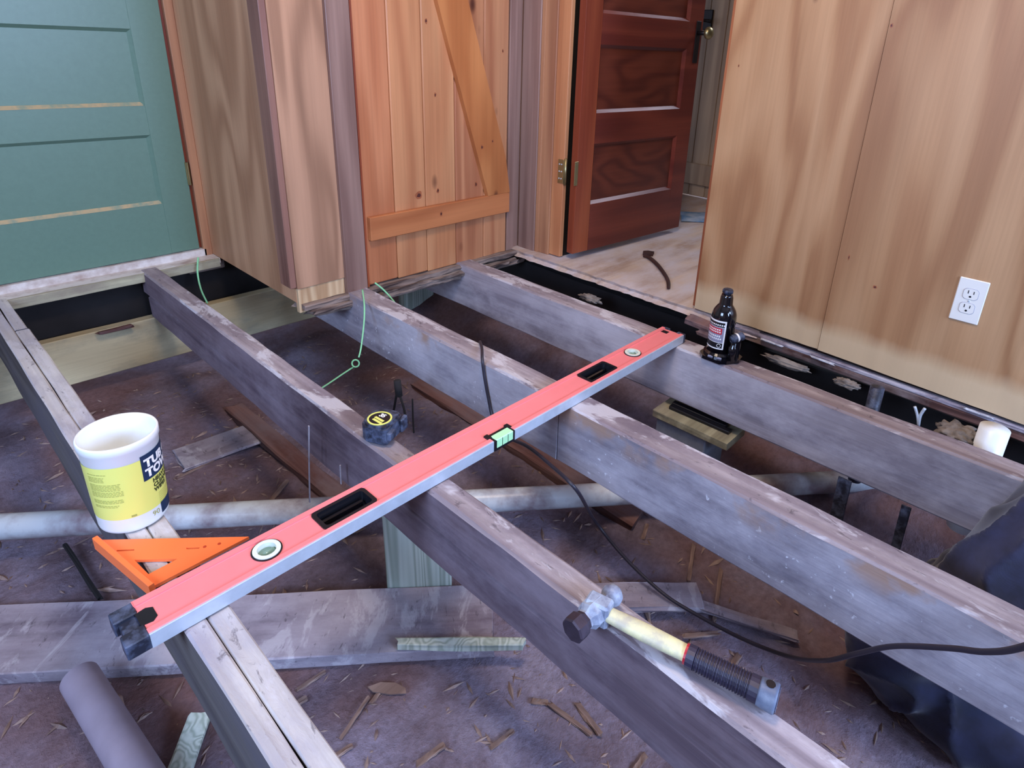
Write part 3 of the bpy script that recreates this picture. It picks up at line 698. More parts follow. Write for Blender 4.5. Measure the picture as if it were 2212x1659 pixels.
for j_ in (J1, J2, J3, J4):
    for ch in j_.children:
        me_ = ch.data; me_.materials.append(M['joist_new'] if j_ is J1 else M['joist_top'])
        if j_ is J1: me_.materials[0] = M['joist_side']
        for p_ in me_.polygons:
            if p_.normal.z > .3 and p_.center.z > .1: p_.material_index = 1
b = BM(); beam(b, (-.55, 2.695, -.278), (2.0, 2.635, -.278), .045, .185, 80, .0015, .003, 21)
tag(obj('cross_beam', b, M['pine_new']), 'pale new pine beam crossing under the far ends of the joists', 'beam')
b = BM(); beam(b, (.46, 2.63, -.186), (.56, 2.625, -.186), .02, .012, 12, .004, .002, 22, endamp=.01)
tag(obj('bark_strip', b, M['red_board']), 'thin reddish strip of bark on the top edge of the new beam', 'bark')
# pale boards behind, between the two right joists
q0_, q1_ = PY(872, 628, 2.5), PY(958, 705, 2.5)
b = BM(); box(b, q0_.x, q1_.x - .06, 2.5, 2.55, q1_.z - .05, q0_.z + .05, .002)
tag(obj('shim_board', b, M['treated']), 'greenish upright board under the closet, left of the pale one', 'board')  # pale green colour stands in for greenish light passing here
b = BM(); box(b, q1_.x - .055, q1_.x, 2.46, 2.50, q1_.z - .12, q1_.z + .07, .002)
tag(obj('stake', b, M['white_worn']), 'chipped white upright board end under the closet', 'board')
for k_, (px_, py_) in enumerate(((978, 712), (1018, 716))):  # pale stubs added in place of two upright glass highlights
    q = PY(px_, py_, 2.3); b = BM(); tube(b, [(q.x, q.y, q.z - .12), (q.x, q.y, q.z + .03)], .012, 10)
    tag(obj('pipe_stub', b, M['pvc'], None, True), ['small pale pipe stub under the closet, left one of two', 'small pale pipe stub under the closet, right one of two'][k_], 'pipe')
# ================================================================ THINGS ON THE JOISTS
# spirit level
LZ = .032
a0, a1 = PZ(284, 1316, LZ), PZ(320, 1351, LZ); e0, e1 = PZ(1435, 708, LZ), PZ(1471, 720, LZ)
ax = ((e0 + e1) / 2 - (a0 + a1) / 2); LL = ax.length; la = math.atan2(ax.y, ax.x); lw = ((a0 - a1).length + (e0 - e1).length) / 2 * .96
lw = .0835
print('level', a0, a1, e0, e1, LL, lw)
lv = localthing('spirit_level', 'long pink-red spirit level with silver edges lying across the joists', 'level',
                Matrix.Translation((((a0 + a1) / 2).x, ((a0 + a1) / 2).y, .002)) @ Matrix.Rotation(la, 4, 'Z'))
hw = lw / 2
def lloc(px, py):
    p = PZ(px, py, LZ) - Vector((a0 + a1) / 2); return (p.x * math.cos(la) + p.y * math.sin(la), -p.x * math.sin(la) + p.y * math.cos(la))
H1, H2 = lloc(747, 1097), lloc(1291, 801)
V1, V2, VC = lloc(577, 1187), lloc(1366, 760), lloc(1086, 938)
hl1 = .5 * (lloc(811, 1072)[0] - lloc(684, 1118)[0]); hl2 = .5 * (lloc(1328, 790)[0] - lloc(1254, 812)[0])
print('level bits', H1, H2, V1, V2, VC, hl1, hl2)
def rr(cx_, cy_, hx, hy, r=.008, n=5):
    out = []
    for sx, sy, a_ in ((1, 1, 0), (-1, 1, 90), (-1, -1, 180), (1, -1, 270)):
        for k_ in range(n + 1):
            t_ = math.radians(a_ + 90 * k_ / n); out.append((cx_ + sx * (hx - r) + r * math.cos(t_), cy_ + sy * (hy - r) + r * math.sin(t_)))
    return out
def circ(cx_, cy_, r, n=32): return [(cx_ + r * math.cos(2 * PI * k_ / n), cy_ + r * math.sin(2 * PI * k_ / n)) for k_ in range(n)]
hh_, hlen = .026, .075
holes = [rr(H1[0], 0, hl1, .026), rr(H2[0], 0, hl2, .026), circ(V1[0], 0, .0245), circ(V2[0], 0, .0245)]
b = BM(); prism(b, [(0, -hw + .004), (LL, -hw + .004), (LL, hw - .004), (0, hw - .004)], .004, .0265, holes); obj('web', b, M['level_red'], lv)
b = BM()                                        # raised lips beside both flanges
for s_ in (-1, 1):
    box(b, 0, VC[0] - .033 if s_ < 0 else LL, s_ * hw - s_ * .002, s_ * hw - s_ * .013, .0265, .030, .0008)
    if s_ < 0: box(b, VC[0] + .033, LL, s_ * hw - s_ * .002, s_ * hw - s_ * .013, .0265, .030, .0008)
obj('lip', b, M['level_red'], lv)
b = BM(); box(b, 0, LL, -hw - .001, -hw + .0045, 0, .0285, .0006); obj('flange', b, M['alu'], lv)
b = BM(); box(b, 0, LL, hw - .0045, hw + .001, 0, .0285, .0006); obj('flange', b, M['alu'], lv)
for hx_, hl_ in ((H1[0], hl1), (H2[0], hl2)):
    b = BM(); prism(b, rr(hx_, 0, hl_ + .002, .0285, .009), .0015, .029, [rr(hx_, 0, hl_ - .006, .0215, .007)])
    gr_ = obj('grip_lining', b, M['black'], lv)
    b = BM(); box(b, hx_ - hl_ + .004, hx_ + hl_ - .004, -.0235, .0235, .002, .006, .001); tube(b, [(hx_ - hl_ + .012, .012, .009), (hx_ + hl_ - .012, .012, .009)], .006, 8)
    obj('grip_core', b, M['black_gloss'], gr_)
for vx_, r_ in ((V1[0], 1.0), (V2[0], 1.0)):
    b = BM(); prism(b, circ(vx_, 0, .0260, 40), .002, .0285, [circ(vx_, 0, .0235, 40)]); vb = obj('vial_housing', b, M['black'], lv)
    b = BM(); prism(b, circ(vx_, 0, .0235, 40), .002, .030, [circ(vx_, 0, .0158, 40)]); obj('vial_ring', b, M['ring'], vb, False)
    b = BM(); lathe(b, [(.0158, .004), (.0158, .020), (.0, .021)], 30, Matrix.Translation((vx_, 0, 0))); tube(b, [(vx_ - .013, -.002, .020), (vx_ + .013, .002, .020)], .0045, 12); obj('vial', b, M['vial'], vb, True)
b = BM(); box(b, VC[0] - .033, VC[0] + .033, -hw - .0035, -hw + .026, .001, .0295, .001); box(b, VC[0] - .038, VC[0] - .026, -hw + .012, -hw + .030, .026, .031, .001); box(b, VC[0] + .026, VC[0] + .038, -hw + .012, -hw + .030, .026, .031, .001)
vb = obj('centre_vial_frame', b, M['black'], lv)
b = BM(); box(b, VC[0] - .027, VC[0] + .027, -hw - .0042, -hw + .018, .007, .0315, .002); obj('vial', b, M['vial_bright'], vb)
b = BM()
for s_ in (-.009, .009): box(b, VC[0] + s_ - .0007, VC[0] + s_ + .0007, -hw - .0046, -hw - .004, .007, .030)
obj('vial_line', b, M['black'], vb)
for s_, x_ in ((-1, 0), (1, LL)):
    xa_, xb_ = (x_ - .032, x_ + .001) if s_ < 0 else (x_ - .001, x_ + .013)
    b = BM(); xm = (xa_ + xb_) / 2
    box(b, xa_, xb_, -hw - .001, -hw + .027, .0, .0285, .002); box(b, xa_, xb_, hw - .027, hw + .001, .0, .0285, .002); box(b, xa_ + .006, xb_, -hw + .024, hw - .024, .002, .022, .002)
    obj('end_cap', b, M['dusty_black'], lv)
mk = lloc(318, 1330); b = BM(); prism(b, [(mk[0] - .012, -.016), (mk[0] + .004, -.019), (mk[0] + .012, -.012), (mk[0] + .012, .010), (mk[0] + .003, .016), (mk[0] - .012, .014)], .0262, .0272); obj('cap_screw_plate', b, M['black'], lv)
b = BM(); box(b, LL - .03, LL - .012, .004, .026, .0262, .0272); obj('cap_screw_plate', b, M['black'], lv)
# orange speed square, hooked over the left edge of the doubled joist
sA, sB, sC = PZ(214, 1168, .006), PZ(538, 1161, .006), PZ(332, 1268, .006)
print('square', sA, sB, sC)
sq = thing('speed_square', 'orange triangular speed square hooked on the leftmost joist', 'square', ((sA.x + sB.x + sC.x) / 3, (sA.y + sB.y + sC.y) / 3, .002))
def bc(u, v): p = sC + (sA - sC) * u + (sB - sC) * v; return (p.x, p.y)      # u along the fence, v along the base
tri = [bc(0, 0), bc(0, 1), bc(1, 0)]
def zz2(px, py): p = PZ(px, py, .007); return (p.x, p.y)
hole = [zz2(290, 1210), zz2(384, 1208), zz2(321, 1241)]
def slot(u0, v0, u1, v1, w_):
    a_, c_ = Vector(bc(u0, v0)), Vector(bc(u1, v1)); n_ = (c_ - a_).normalized(); n_ = Vector((-n_.y, n_.x)) * w_
    return [tuple(a_ + n_), tuple(c_ + n_), tuple(c_ - n_), tuple(a_ - n_)]
b = BM(); prism(b, tri, .002, .008, [hole, [zz2(252, 1189), zz2(290, 1187), zz2(290, 1190), zz2(252, 1192)], [zz2(402, 1184), zz2(432, 1183), zz2(430, 1186), zz2(403, 1187)]]); obj('blade', b, M['orange'], sq)
fd = (sA - sC).normalized(); fn = Vector((-fd.y, fd.x, 0)); fn = fn if fn.x < 0 else -fn
b = BM(); beam(b, tuple(sC - fd * .004 + fn * .004 + Vector((0, 0, -.002))), tuple(sA + fd * .002 + fn * .004 + Vector((0, 0, -.002))), .009, .026, 4, 0, .001); obj('fence', b, M['orange'], sq)
b = BM()
for u_, v_ in ((.17, .62), (.11, .74)):
    p_ = bc(u_, v_); prism(b, circ(p_[0], p_[1], .003, 12), .0078, .0084)
obj('rivet_holes', b, M['orange_dark'], sq)
# tub of wipes
cb = Vector((.201, 1.224, .002)); cz = PY(246, 941, 1.222)
print('can', cz, PZ(295, 1155, 0), PZ(218, 1130, 0), PZ(360, 1105, 0))
CH = .187; R0, R1 = .0585, .0625
ct = localthing('wipes_tub', 'open white and yellow tub of hand wipes standing on the leftmost joist', 'tub', Matrix.Translation(cb) @ Matrix.Rotation(math.radians(1.0), 4, 'Y'))
b = BM(); lathe(b, [(0, .004), (R0 - .006, .002), (R0 - .004, 0), (R0 - .001, .003), (R0, .008), (R1, CH - .018), (R1 + .0022, CH - .016), (R1 + .0025, CH - .003), (R1 + .0012, CH), (R1 - .0012, CH), (R1 - .0022, CH - .004), (R0 - .0025, .008), (0, .007)], 64); obj('body', b, M['white'], ct, True)
phc = math.atan2(-cb.y, -cb.x)
def rz(z, e=.0005): return R0 + (R1 - R0) * (z - .008) / (CH - .026) + e
def patch(b, a0_, a1_, z0, z1, e=.0005, n=None):
    n = n or max(2, int(abs(a1_ - a0_) / 5)); prev = None
    for i in range(n + 1):
        a_ = phc + math.radians(a0_ + (a1_ - a0_) * i / n)
        cur = [b.verts.new((rz(z, e) * math.cos(a_), rz(z, e) * math.sin(a_), z)) for z in (z0, z1)]
        if prev: b.faces.new((prev[0], cur[0], cur[1], prev[1]))
        prev = cur
    return b
b = BM(); patch(b, -150, 185, .034, .148, .0004); lab = obj('label', b, M['yellow_label'], ct, True)
b = BM(); patch(b, 22, 95, .100, .154, .0008); obj('name_panel', b, M['navy'], lab, True)
b = BM(); patch(b, 45, 100, .012, .036, .0008); obj('bottom_panel', b, M['navy'], lab, True)
def wraptext(s, size, a0_, z, e, bold=.0, sub=.01, sc=1.0, tilt=0):
    t = text_bm(s, size, bold, sub=sub)
    for v in t.verts:
        u = v.co.x * sc; zz_ = z + v.co.y; a_ = phc + math.radians(a0_) + u / R0; r_ = rz(zz_, e); v.co = Vector((r_ * math.cos(a_), r_ * math.sin(a_), zz_))
    return t
b = BM(); join(b, wraptext("TUB O'", .0235, 27, .1275, .0012, .0012)); join(b, wraptext('TOWELS', .0235, 27, .1065, .0012, .0012)); obj('lettering', b, M['paper_white'], lab)
b = BM(); join(b, wraptext('HEAVY DUTY', .0115, 37, .088, .0009, .0006)); join(b, wraptext('CLEANING', .0115, 37, .0775, .0009, .0006)); join(b, wraptext('WIPES', .0115, 37, .067, .0009, .0006)); obj('lettering', b, M['print_dark'], lab)
b = BM(); join(b, wraptext('90', .015, 26, .018, .0009, .0)); obj('lettering', b, M['print_grey'], lab)
b = BM()
for k_ in range(6): patch(b, 44, 74 - (k_ % 3) * 4, .0585 - k_ * .0042, .0592 - k_ * .0042, .0009)
random.seed(8)
for (zt, nl, a1_) in ((.134, 1, -32), (.128, 4, -36), (.112, 5, -14), (.096, 4, -12), (.078, 3, -14), (.066, 2, -22)):
    for k_ in range(nl):
        z_ = zt - k_ * .0030; a_ = -62
        while a_ < a1_:
            wl_ = random.uniform(2.5, 7); patch(b, a_, min(a_ + wl_, a1_ + 2), z_, z_ + .0013, .0009, 2); a_ += wl_ + 1.4
patch(b, -6, 2, .036, .040, .0009)
o = obj('small_print', b, M['print_grey'], lab); o['kind'] = 'stuff'
# tape measure
tm = PZ(828, 934, .0); tc = Vector((.686, 1.118, 0)); print('tape', PZ(788, 950), PZ(868, 935), PZ(830, 960), PZ(823, 912, .047))
tp = localthing('tape_measure', 'black tape measure with yellow-ringed label lying on the dark joist', 'tape measure', Matrix.Translation((tc.x, tc.y, .003)) @ Matrix.Rotation(math.radians(25), 4, 'Z'))
bp = [(-.040, -.028), (-.034, -.036), (.020, -.038), (.034, -.034), (.043, -.022), (.044, .006), (.036, .026), (.020, .036), (-.006, .038), (-.028, .032), (-.040, .016)]
b = BM(); prism(b, bp, 0, .048); bmesh.ops.remove_doubles(b, verts=b.verts, dist=1e-5)
bmesh.ops.bevel(b, geom=[e for e in b.edges if abs(e.verts[0].co.z - e.verts[1].co.z) < .001 and len(e.link_faces) == 2 and abs(e.link_faces[0].normal.z - e.link_faces[1].normal.z) > .5], offset=.005, segments=2, affect='EDGES')
tb = obj('case', b, M['dusty_black'], tp)
b = BM(); prism(b, circ(-.004, 0, .0285, 40), .047, .0495, [circ(-.004, 0, .0245, 40)]); obj('ring', b, M['yellow_label'], tb)
b = BM(); prism(b, circ(-.004, 0, .0245, 40), .047, .0488); lb = obj('label', b, M['black'], tb)
tang = math.radians(-45)
b = BM(); t = text_bm('35', .017, .0008, .9); t.transform(Matrix.Translation((.006, .006, .0491)) @ Matrix.Rotation(math.radians(-100), 4, 'Z') @ Matrix.Translation((-.002, -.002, 0))); join(b, t); obj('lettering', b, M['paper_white'], lb)
b = BM()
for y_ in (-.010, -.001):
    t = BM(); box(t, -.016, .014, -.0032, .0032, .0488, .0492); t.transform(Matrix.Translation((y_ - .006, .0, 0)) @ Matrix.Rotation(math.radians(70), 4, 'Z')); join(b, t)
obj('stripe', b, M['yellow_label'], lb)
b = BM(); box(b, -.036, -.010, -.046, -.034, .014, .036, .003); obj('lock_button', b, M['dusty_black'], tb)
b = BM(); box(b, .018, .046, -.045, -.034, .004, .040, .003); obj('mouth', b, M['dusty_black'], tb)
# hammer lying along the dark joist
h0, h1, h2 = PZ(1290, 1312, .030), PZ(1485, 1412, .026), PZ(1668, 1505, .026)
print('hammer', h0, h1, h2)
hd_ = (h2 - h0); HLn = hd_.length; ha = math.atan2(hd_.y, hd_.x)
hm = localthing('hammer', 'ball-peen hammer with grey steel head, pale handle and ribbed black grip', 'hammer', Matrix.Translation((h0.x, h0.y, .027)) @ Matrix.Rotation(ha, 4, 'Z'))
RX = Matrix.Rotation(PI / 2, 4, 'X')
b = BM(); kk = Matrix.Rotation(math.radians(-14), 4, 'Z')
# lathe axis -> local -y (towards the face), head crosses the handle
lathe(b, [(0, .0), (.019, .0), (.0215, .003), (.0215, .020), (.017, .026), (.0165, .030)], 8, kk @ Matrix.Translation((0, -.062, 0)) @ Matrix.Rotation(-PI / 2, 4, 'X'))
face_ = obj('face', b, M['face_steel'], hm)
b = BM(); lathe(b, [(.0165, 0), (.0165, .006), (.023, .014), (.0235, .040), (.018, .048), (.0125, .053), (.012, .060)], 8, kk @ Matrix.Translation((0, -.034, 0)) @ Matrix.Rotation(-PI / 2, 4, 'X'))
box(b, -.018, .024, -.014, .014, -.023, .023, .004)
hb = obj('head', b, M['steel_dusty'], hm)
b = BM(); lathe(b, [(.0115, 0), (.0165, .006), (.019, .014), (.0165, .023), (.010, .029), (0, .031)], 20, kk @ Matrix.Translation((0, .024, 0)) @ Matrix.Rotation(-PI / 2, 4, 'X')); obj('peen', b, M['steel_dusty'], hb, True)
gx = (h1 - h0).length
b = BM(); n = 20; pts, rs = [], []
for i in range(n + 1):
    t_ = i / n; pts.append((.012 + (gx - .008) * t_, 0, 0)); rs.append(.0125 + .0022 * math.sin(PI * t_) + .0012 * t_)
tube(b, pts, rs, 16)
for v in b.verts: v.co.z *= .8
obj('handle', b, M['hickory'], hm, True)
b = BM(); pts, rs = [], []; Lg = HLn - gx + .008; n = 170
for i in range(n + 1):
    t_ = i / n; x_ = gx + Lg * t_; pts.append((x_, 0, -.002)); base = .0160 + .0022 * t_
    if t_ < .10: r_ = base + .0012
    elif t_ < .70: r_ = base + (.0009 if math.sin((t_ - .1) / .6 * 2 * PI * 19) > 0 else -.0008)
    else: r_ = base + .0012
    if i == 0: r_ = base - .002
    rs.append(r_)
tube(b, pts, rs, 18)
gp_ = obj('grip', b, M['grip'], hm, False)
b = BM(); pts, rs = [], []
for i in range(13):
    t_ = i / 12; pts.append((gx + Lg * (.80 + .205 * t_), 0, -.002)); rs.append((.0196 + .0022 * t_) if i < 11 else (.0205 if i == 11 else .016))
tube(b, pts, rs, 22); obj('grip_end', b, M['grip_end'], gp_, True)
b = BM(); lathe(b, [(.006, 0), (.0068, .0006), (.0, .0008)], 16, Matrix.Translation((gx + Lg * .90, 0.002, .0184))); obj('hang_hole', b, M['black'], gp_)
b = BM(); tube(b, [(gx - .003, 0, -.001), (gx + .002, 0, -.001)], .0154, 16); obj('red_band', b, M['red_print'], gp_)
# bottle jack
jb = Vector((1.668, .766, .002)); jt = PY(1597, 618, .772)
print('jack', PZ(1578, 775), PZ(1540, 770), PZ(1622, 775), PX(1597, 618, 1.672), PX(1603, 685, 1.672), PX(1580, 770, 1.672))
jk = localthing('bottle_jack', 'black bottle jack with white-bordered label standing on the rightmost joist', 'jack', Matrix.Translation(jb) @ Matrix.Scale(1.06, 4))
JH = .217
b = BM(); prism(b, [(-.050, -.030), (-.035, -.045), (.000, -.066), (.028, -.062), (.040, -.040), (.040, .025), (.022, .044), (-.030, .044), (-.050, .025)], 0, .010); bmesh.ops.remove_doubles(b, verts=b.verts, dist=1e-5)
lathe(b, [(.043, .008), (.043, .016), (.037, .022), (0, .022)], 32); obj('base', b, M['black_gloss'], jk)
b = BM(); lathe(b, [(0, .018), (.0355, .018), (.0355, .125), (.0345, .136), (.030, .148), (.0235, .158), (.0205, .162), (.0190, .166), (.0175, .186), (.0160, .190), (.0150, .194), (.0, .195)], 40); jr = obj('reservoir', b, M['black_gloss'], jk, True)
b = BM(); lathe(b, [(0, .193), (.010, .193), (.010, .198), (.0150, .199), (.0150, .206), (.0130, .209), (0, .209)], 20); obj('saddle', b, M['dusty_black'], jk, True)
phj = math.atan2(-jb.y, -jb.x)
def jpatch(b, a0_, a1_, z0, z1, e):
    n = max(2, int(abs(a1_ - a0_) / 6)); prev = None
    for i in range(n + 1):
        a_ = phj + math.radians(a0_ + (a1_ - a0_) * i / n); cur = [b.verts.new(((.0355 + e) * math.cos(a_), (.0355 + e) * math.sin(a_), z)) for z in (z0, z1)]
        if prev: b.faces.new((prev[0], cur[0], cur[1], prev[1]))
        prev = cur
    return b
b = BM(); jpatch(b, -96, 18, .036, .124, .0004); jl = obj('label', b, M['paper_white'], jr, True)
b = BM(); jpatch(b, -90, 11, .105, .119, .0007); jpatch(b, -90, 11, .040, .056, .0007)
obj('label_black', b, M['black'], jl) if False else None
lbp = b
b2 = BM(); jpatch(b2, -90, 11, .0575, .104, .0006)
def sub4(name, b, mat): return obj(name, b, mat, jr, True)
sub4('label_bands', lbp, M['black'])['kind'] = 'stuff'; sub4('label_field', b2, M['grey_print'])
b = BM(); jpatch(b, -84, 2, .083, .102, .0009); sub4('label_red', b, M['red_print'])
b = BM()
for z_, a_, c_ in ((.1085, -80, 6), (.0940, -78, -4), (.0870, -76, -6), (.0740, -76, -6), (.0660, -70, -2)):
    q_ = a_
    while q_ < c_: jpatch(b, q_, q_ + 6, z_, z_ + .0045, .0011); q_ += 9.5
prev = None
for i in range(17):
    t_ = 2 * PI * i / 16
    cur = []
    for r_ in (.0045, .0058):
        a_ = phj + math.radians(-4) + math.cos(t_) * r_ / .0355; cur.append(b.verts.new((.0367 * math.cos(a_), .0367 * math.sin(a_), .048 + math.sin(t_) * r_)))
    if prev: b.faces.new((prev[0], prev[1], cur[1], cur[0]))
    prev = cur
sub4('label_print', b, M['paper_white'])
# pump on the camera side, right of the bottle
pd = Vector((math.cos(phj + math.radians(52)), math.sin(phj + math.radians(52)), 0)); pc = pd * .049
b = BM(); lathe(b, [(0, .008), (.014, .008), (.014, .050), (.010, .054), (.010, .072), (0, .073)], 20, Matrix.Translation(pc)); box(b, pc.x - .004, pc.x + .004, pc.y - .012, pc.y + .004, .05, .085, .002); obj('pump', b, M['black_gloss'], jk, True)
sd = Vector((math.cos(phj + math.radians(60)), math.sin(phj + math.radians(60)), .0)); cd_ = Vector((math.cos(phj), math.sin(phj), 0))
b = BM(); s0 = pc + cd_ * .020 - sd * .010 + Vector((0, 0, .078)); s1 = pc - cd_ * .018 + sd * .022 + Vector((0, 0, .084))
tube(b, [s0, s1], .0125, 20, cap=False); tube(b, [s0 + (s1 - s0) * .02, s0 + (s1 - s0) * .7], .0095, 20, cap=True); sk = obj('handle_socket', b, M['dusty_black'], jk, True)
b = BM(); mid = s0 + (s1 - s0) * .40; tube(b, [mid, mid + (s1 - s0) * .16], .0129, 20, cap=False); obj('sticker', b, M['paper_white'], sk, True)
b = BM(); l0 = pc + sd * .016; box(b, l0.x - .004, l0.x + .004, l0.y - .004, l0.y + .004, .01, .082, .002); obj('linkage', b, M['black_gloss'], jk)
b = BM(); t = BM(); rv = phj + math.radians(-12); box(t, .040, .0425, -.020, .020, .003, .015, .001); t.transform(Matrix.Rotation(rv, 4, 'Z')); join(b, t); obj('plate_sticker', b, M['grey_print'], jk)
# outlet on the plywood wall
oy0, oy1, oz0, oz1 = .1705, .2395, .2245, .3465
ou = thing('outlet', 'white duplex electrical outlet on the plywood wall', 'outlet', (WX, (oy0 + oy1) / 2, (oz0 + oz1) / 2))
b = BM(); box(b, WX - .0065, WX - .0018, oy0, oy1, oz0, oz1, .0018); op = obj('cover_plate', b, M['outlet'], ou)
for zc_ in (oz0 + .0405, oz0 + .0805):
    yc_ = (oy0 + oy1) / 2; b = BM(); pts = []
    for k_ in range(36):
        t_ = 2 * PI * k_ / 36; pts.append((max(-.0172, min(.0172, .0195 * math.cos(t_))) * 1.0, max(-.0145, min(.0145, .0175 * math.sin(t_)))))
    t = BM(); prism(t, pts, 0, .0015); t.transform(Matrix.Translation((WX - .0078, yc_, zc_)) @ Matrix(((0, 0, 1, 0), (1, 0, 0, 0), (0, 1, 0, 0), (0, 0, 0, 1)))); join(b, t)
    rc = obj('receptacle', b, M['outlet'], ou)
    t = BM(); prism(t, [(x_ * 1.05, y_ * 1.06) for x_, y_ in pts], 0, .0006, [pts]); b = BM(); t.transform(Matrix.Translation((WX - .0071, yc_, zc_)) @ Matrix(((0, 0, 1, 0), (1, 0, 0, 0), (0, 1, 0, 0), (0, 0, 0, 1)))); join(b, t); obj('gap', b, M['grey_print'], rc)
    b = BM(); box(b, WX - .0082, WX - .0077, yc_ + .0055, yc_ + .0075, zc_ + .001, zc_ + .010); box(b, WX - .0082, WX - .0077, yc_ - .0075, yc_ - .0055, zc_ + .001, zc_ + .009)
    t = BM(); prism(t, circ(0, 0, .0028, 14), 0, .0005); t.transform(Matrix.Translation((WX - .0082, yc_, zc_ - .007)) @ Matrix(((0, 0, 1, 0), (1, 0, 0, 0), (0, 1, 0, 0), (0, 0, 0, 1)))); join(b, t); obj('slots', b, M['black'], rc)
b = BM(); t = BM(); lathe(t, [(.0032, 0), (.0026, .001), (0, .0012)], 12); t.transform(Matrix.Translation((WX - .0065, (oy0 + oy1) / 2, (oz0 + oz1) / 2)) @ Matrix.Rotation(-PI / 2, 4, 'Y')); join(b, t); obj('screw', b, M['alu'], op, True)
# curved iron bar (pry hook) on the hall floor
bp_ = [PZ(*q, HZ + .006) for q in ((1392, 553), (1404, 558), (1420, 572), (1434, 590), (1443, 607), (1444, 623))]
pb = thing('pry_bar', 'small rusty curved pry bar on the plywood threshold', 'pry bar', (bp_[2].x, bp_[2].y, HZ))
b = BM(); pp = smooth_path(bp_, 5); tube(b, pp, [.0115 - .0055 * max(0, i / (len(pp) - 1) - .2) for i in range(len(pp))], 8)
for v in b.verts: v.co.z = HZ + .001 + (v.co.z - HZ + .005) * .55
obj('shank', b, M['rust'], pb)
q = PZ(1400, 550, HZ); b = BM(); t = BM(); prism(t, [(-.024, -.020), (.004, -.024), (.024, -.019), (.022, -.003), (.014, -.006), (.012, .004), (.024, .006), (.026, .018), (-.002, .024), (-.024, .012)], 0, .012); t.transform(Matrix.Translation((q.x, q.y, HZ + .0005)) @ Matrix.Rotation(math.radians(-60), 4, 'Z')); join(b, t); obj('claw', b, M['rust'], pb)
# ================================================================ STRINGS AND CORD
def line(name, pts, r, mat, label, cat, group=None, seg=8, per=8):
    b = BM(); tube(b, smooth_path(pts, per), r, seg); return tag(obj(name, b, mat, None, True), label, cat, group)
line('string', [PY(428, 556, 2.64), PY(427, 590, 2.62), PY(434, 625, 2.60), PY(448, 655, 2.59)], .0036, M['string'], 'green string hanging from the green door sill by the closet', 'string')
loopc = PX(768, 785, .99); lp = []
for k_ in range(14): a_ = 2 * PI * k_ / 13; lp.append(loopc + RT * (.0125 * math.cos(a_ + 1.2)) - DN * (.0125 * math.sin(a_ + 1.2)))
sg = thing('string', 'long looped green string hanging under the corner of the closet', 'string', PX(783, 625, 1.06))
b = BM(); tube(b, smooth_path([PX(783, 626, 1.13), PX(787, 660, 1.08), PX(786, 700, 1.05), PX(780, 750, 1.01), PX(775, 772, .99)], 8), .0028, 8); obj('strand', b, M['string'], sg, True)
b = BM(); tube(b, lp, .0028, 8); obj('loop', b, M['string'], sg, True)
b = BM(); tube(b, smooth_path([PX(763, 793, .99), PX(740, 808, .95), PX(715, 825, .90), PX(695, 838, .86)], 8), .0028, 8); obj('strand', b, M['string'], sg, True)
line('string', [PY(810, 611, 1.925), PY(824, 622, 1.915), PY(838, 636, 1.90), PY(852, 653, 1.86)], .0032, M['string'], 'short green string end under the left edge of the closet door', 'string')
cp = [PZ(1037, 738, .005), PX(1041, 752, 1.150), PX(1042, 775, 1.1035), PX(1046, 810, 1.100), PX(1055, 860, 1.100), PX(1066, 905, 1.095), PX(1095, 942, 1.06), PX(1140, 965, 1.03), PX(1190, 1005, 1.00), PX(1245, 1058, .97), PZ(1285, 1125, -.34), PZ(1350, 1205, -.41),
      PZ(1430, 1280, -.44), PZ(1500, 1325, -.45), PZ(1600, 1378, -.43), PZ(1700, 1417, -.38), PX(1780, 1427, 1.03), PX(1850, 1412, 1.0), PX(1930, 1396, .97), PX(2050, 1400, .93), PX(2130, 1408, .90), PX(2212, 1397, .86), PX(2400, 1330, .8)]
line('power_cord', cp, .0046, M['cord'], 'thin black power cord draped over the joist and along the dirt', 'cord')
# ================================================================ CRAWLSPACE
def onground(px, py, z): return PZ(px, py, z)
pz_ = -.40
pv = [PZ(-60, 1141, pz_), PZ(180, 1137, pz_), PZ(700, 1118, pz_), PZ(1060, 1088, pz_), PZ(1300, 1073, pz_), PZ(1800, 1045, pz_), PZ(1900, 1036, pz_)]
d_ = pv[-1] - pv[0]
b = BM(); tube(b, [pv[0] - d_ * .2, pv[0] + d_ * .35, pv[0] + d_ * .7, pv[-1]], .0345, 28)
tag(obj('drain_pipe', b, M['pvc'], None, True), 'long white plastic drain pipe running under the joists', 'pipe')
g0, g1 = PZ(172, 1465, -.43), PZ(330, 1720, -.43); gd_ = g1 - g0
b = BM(); tube(b, [g0, g0 + gd_ * 1.6], .036, 28, cap=False); tube(b, [g0 + gd_ * .001, g0 + gd_ * 1.6], .031, 28, cap=False)
tag(obj('loose_pipe', b, M['grey_pipe'], None, True), 'dusty grey pipe length lying on the dirt beside the leftmost joist', 'pipe')
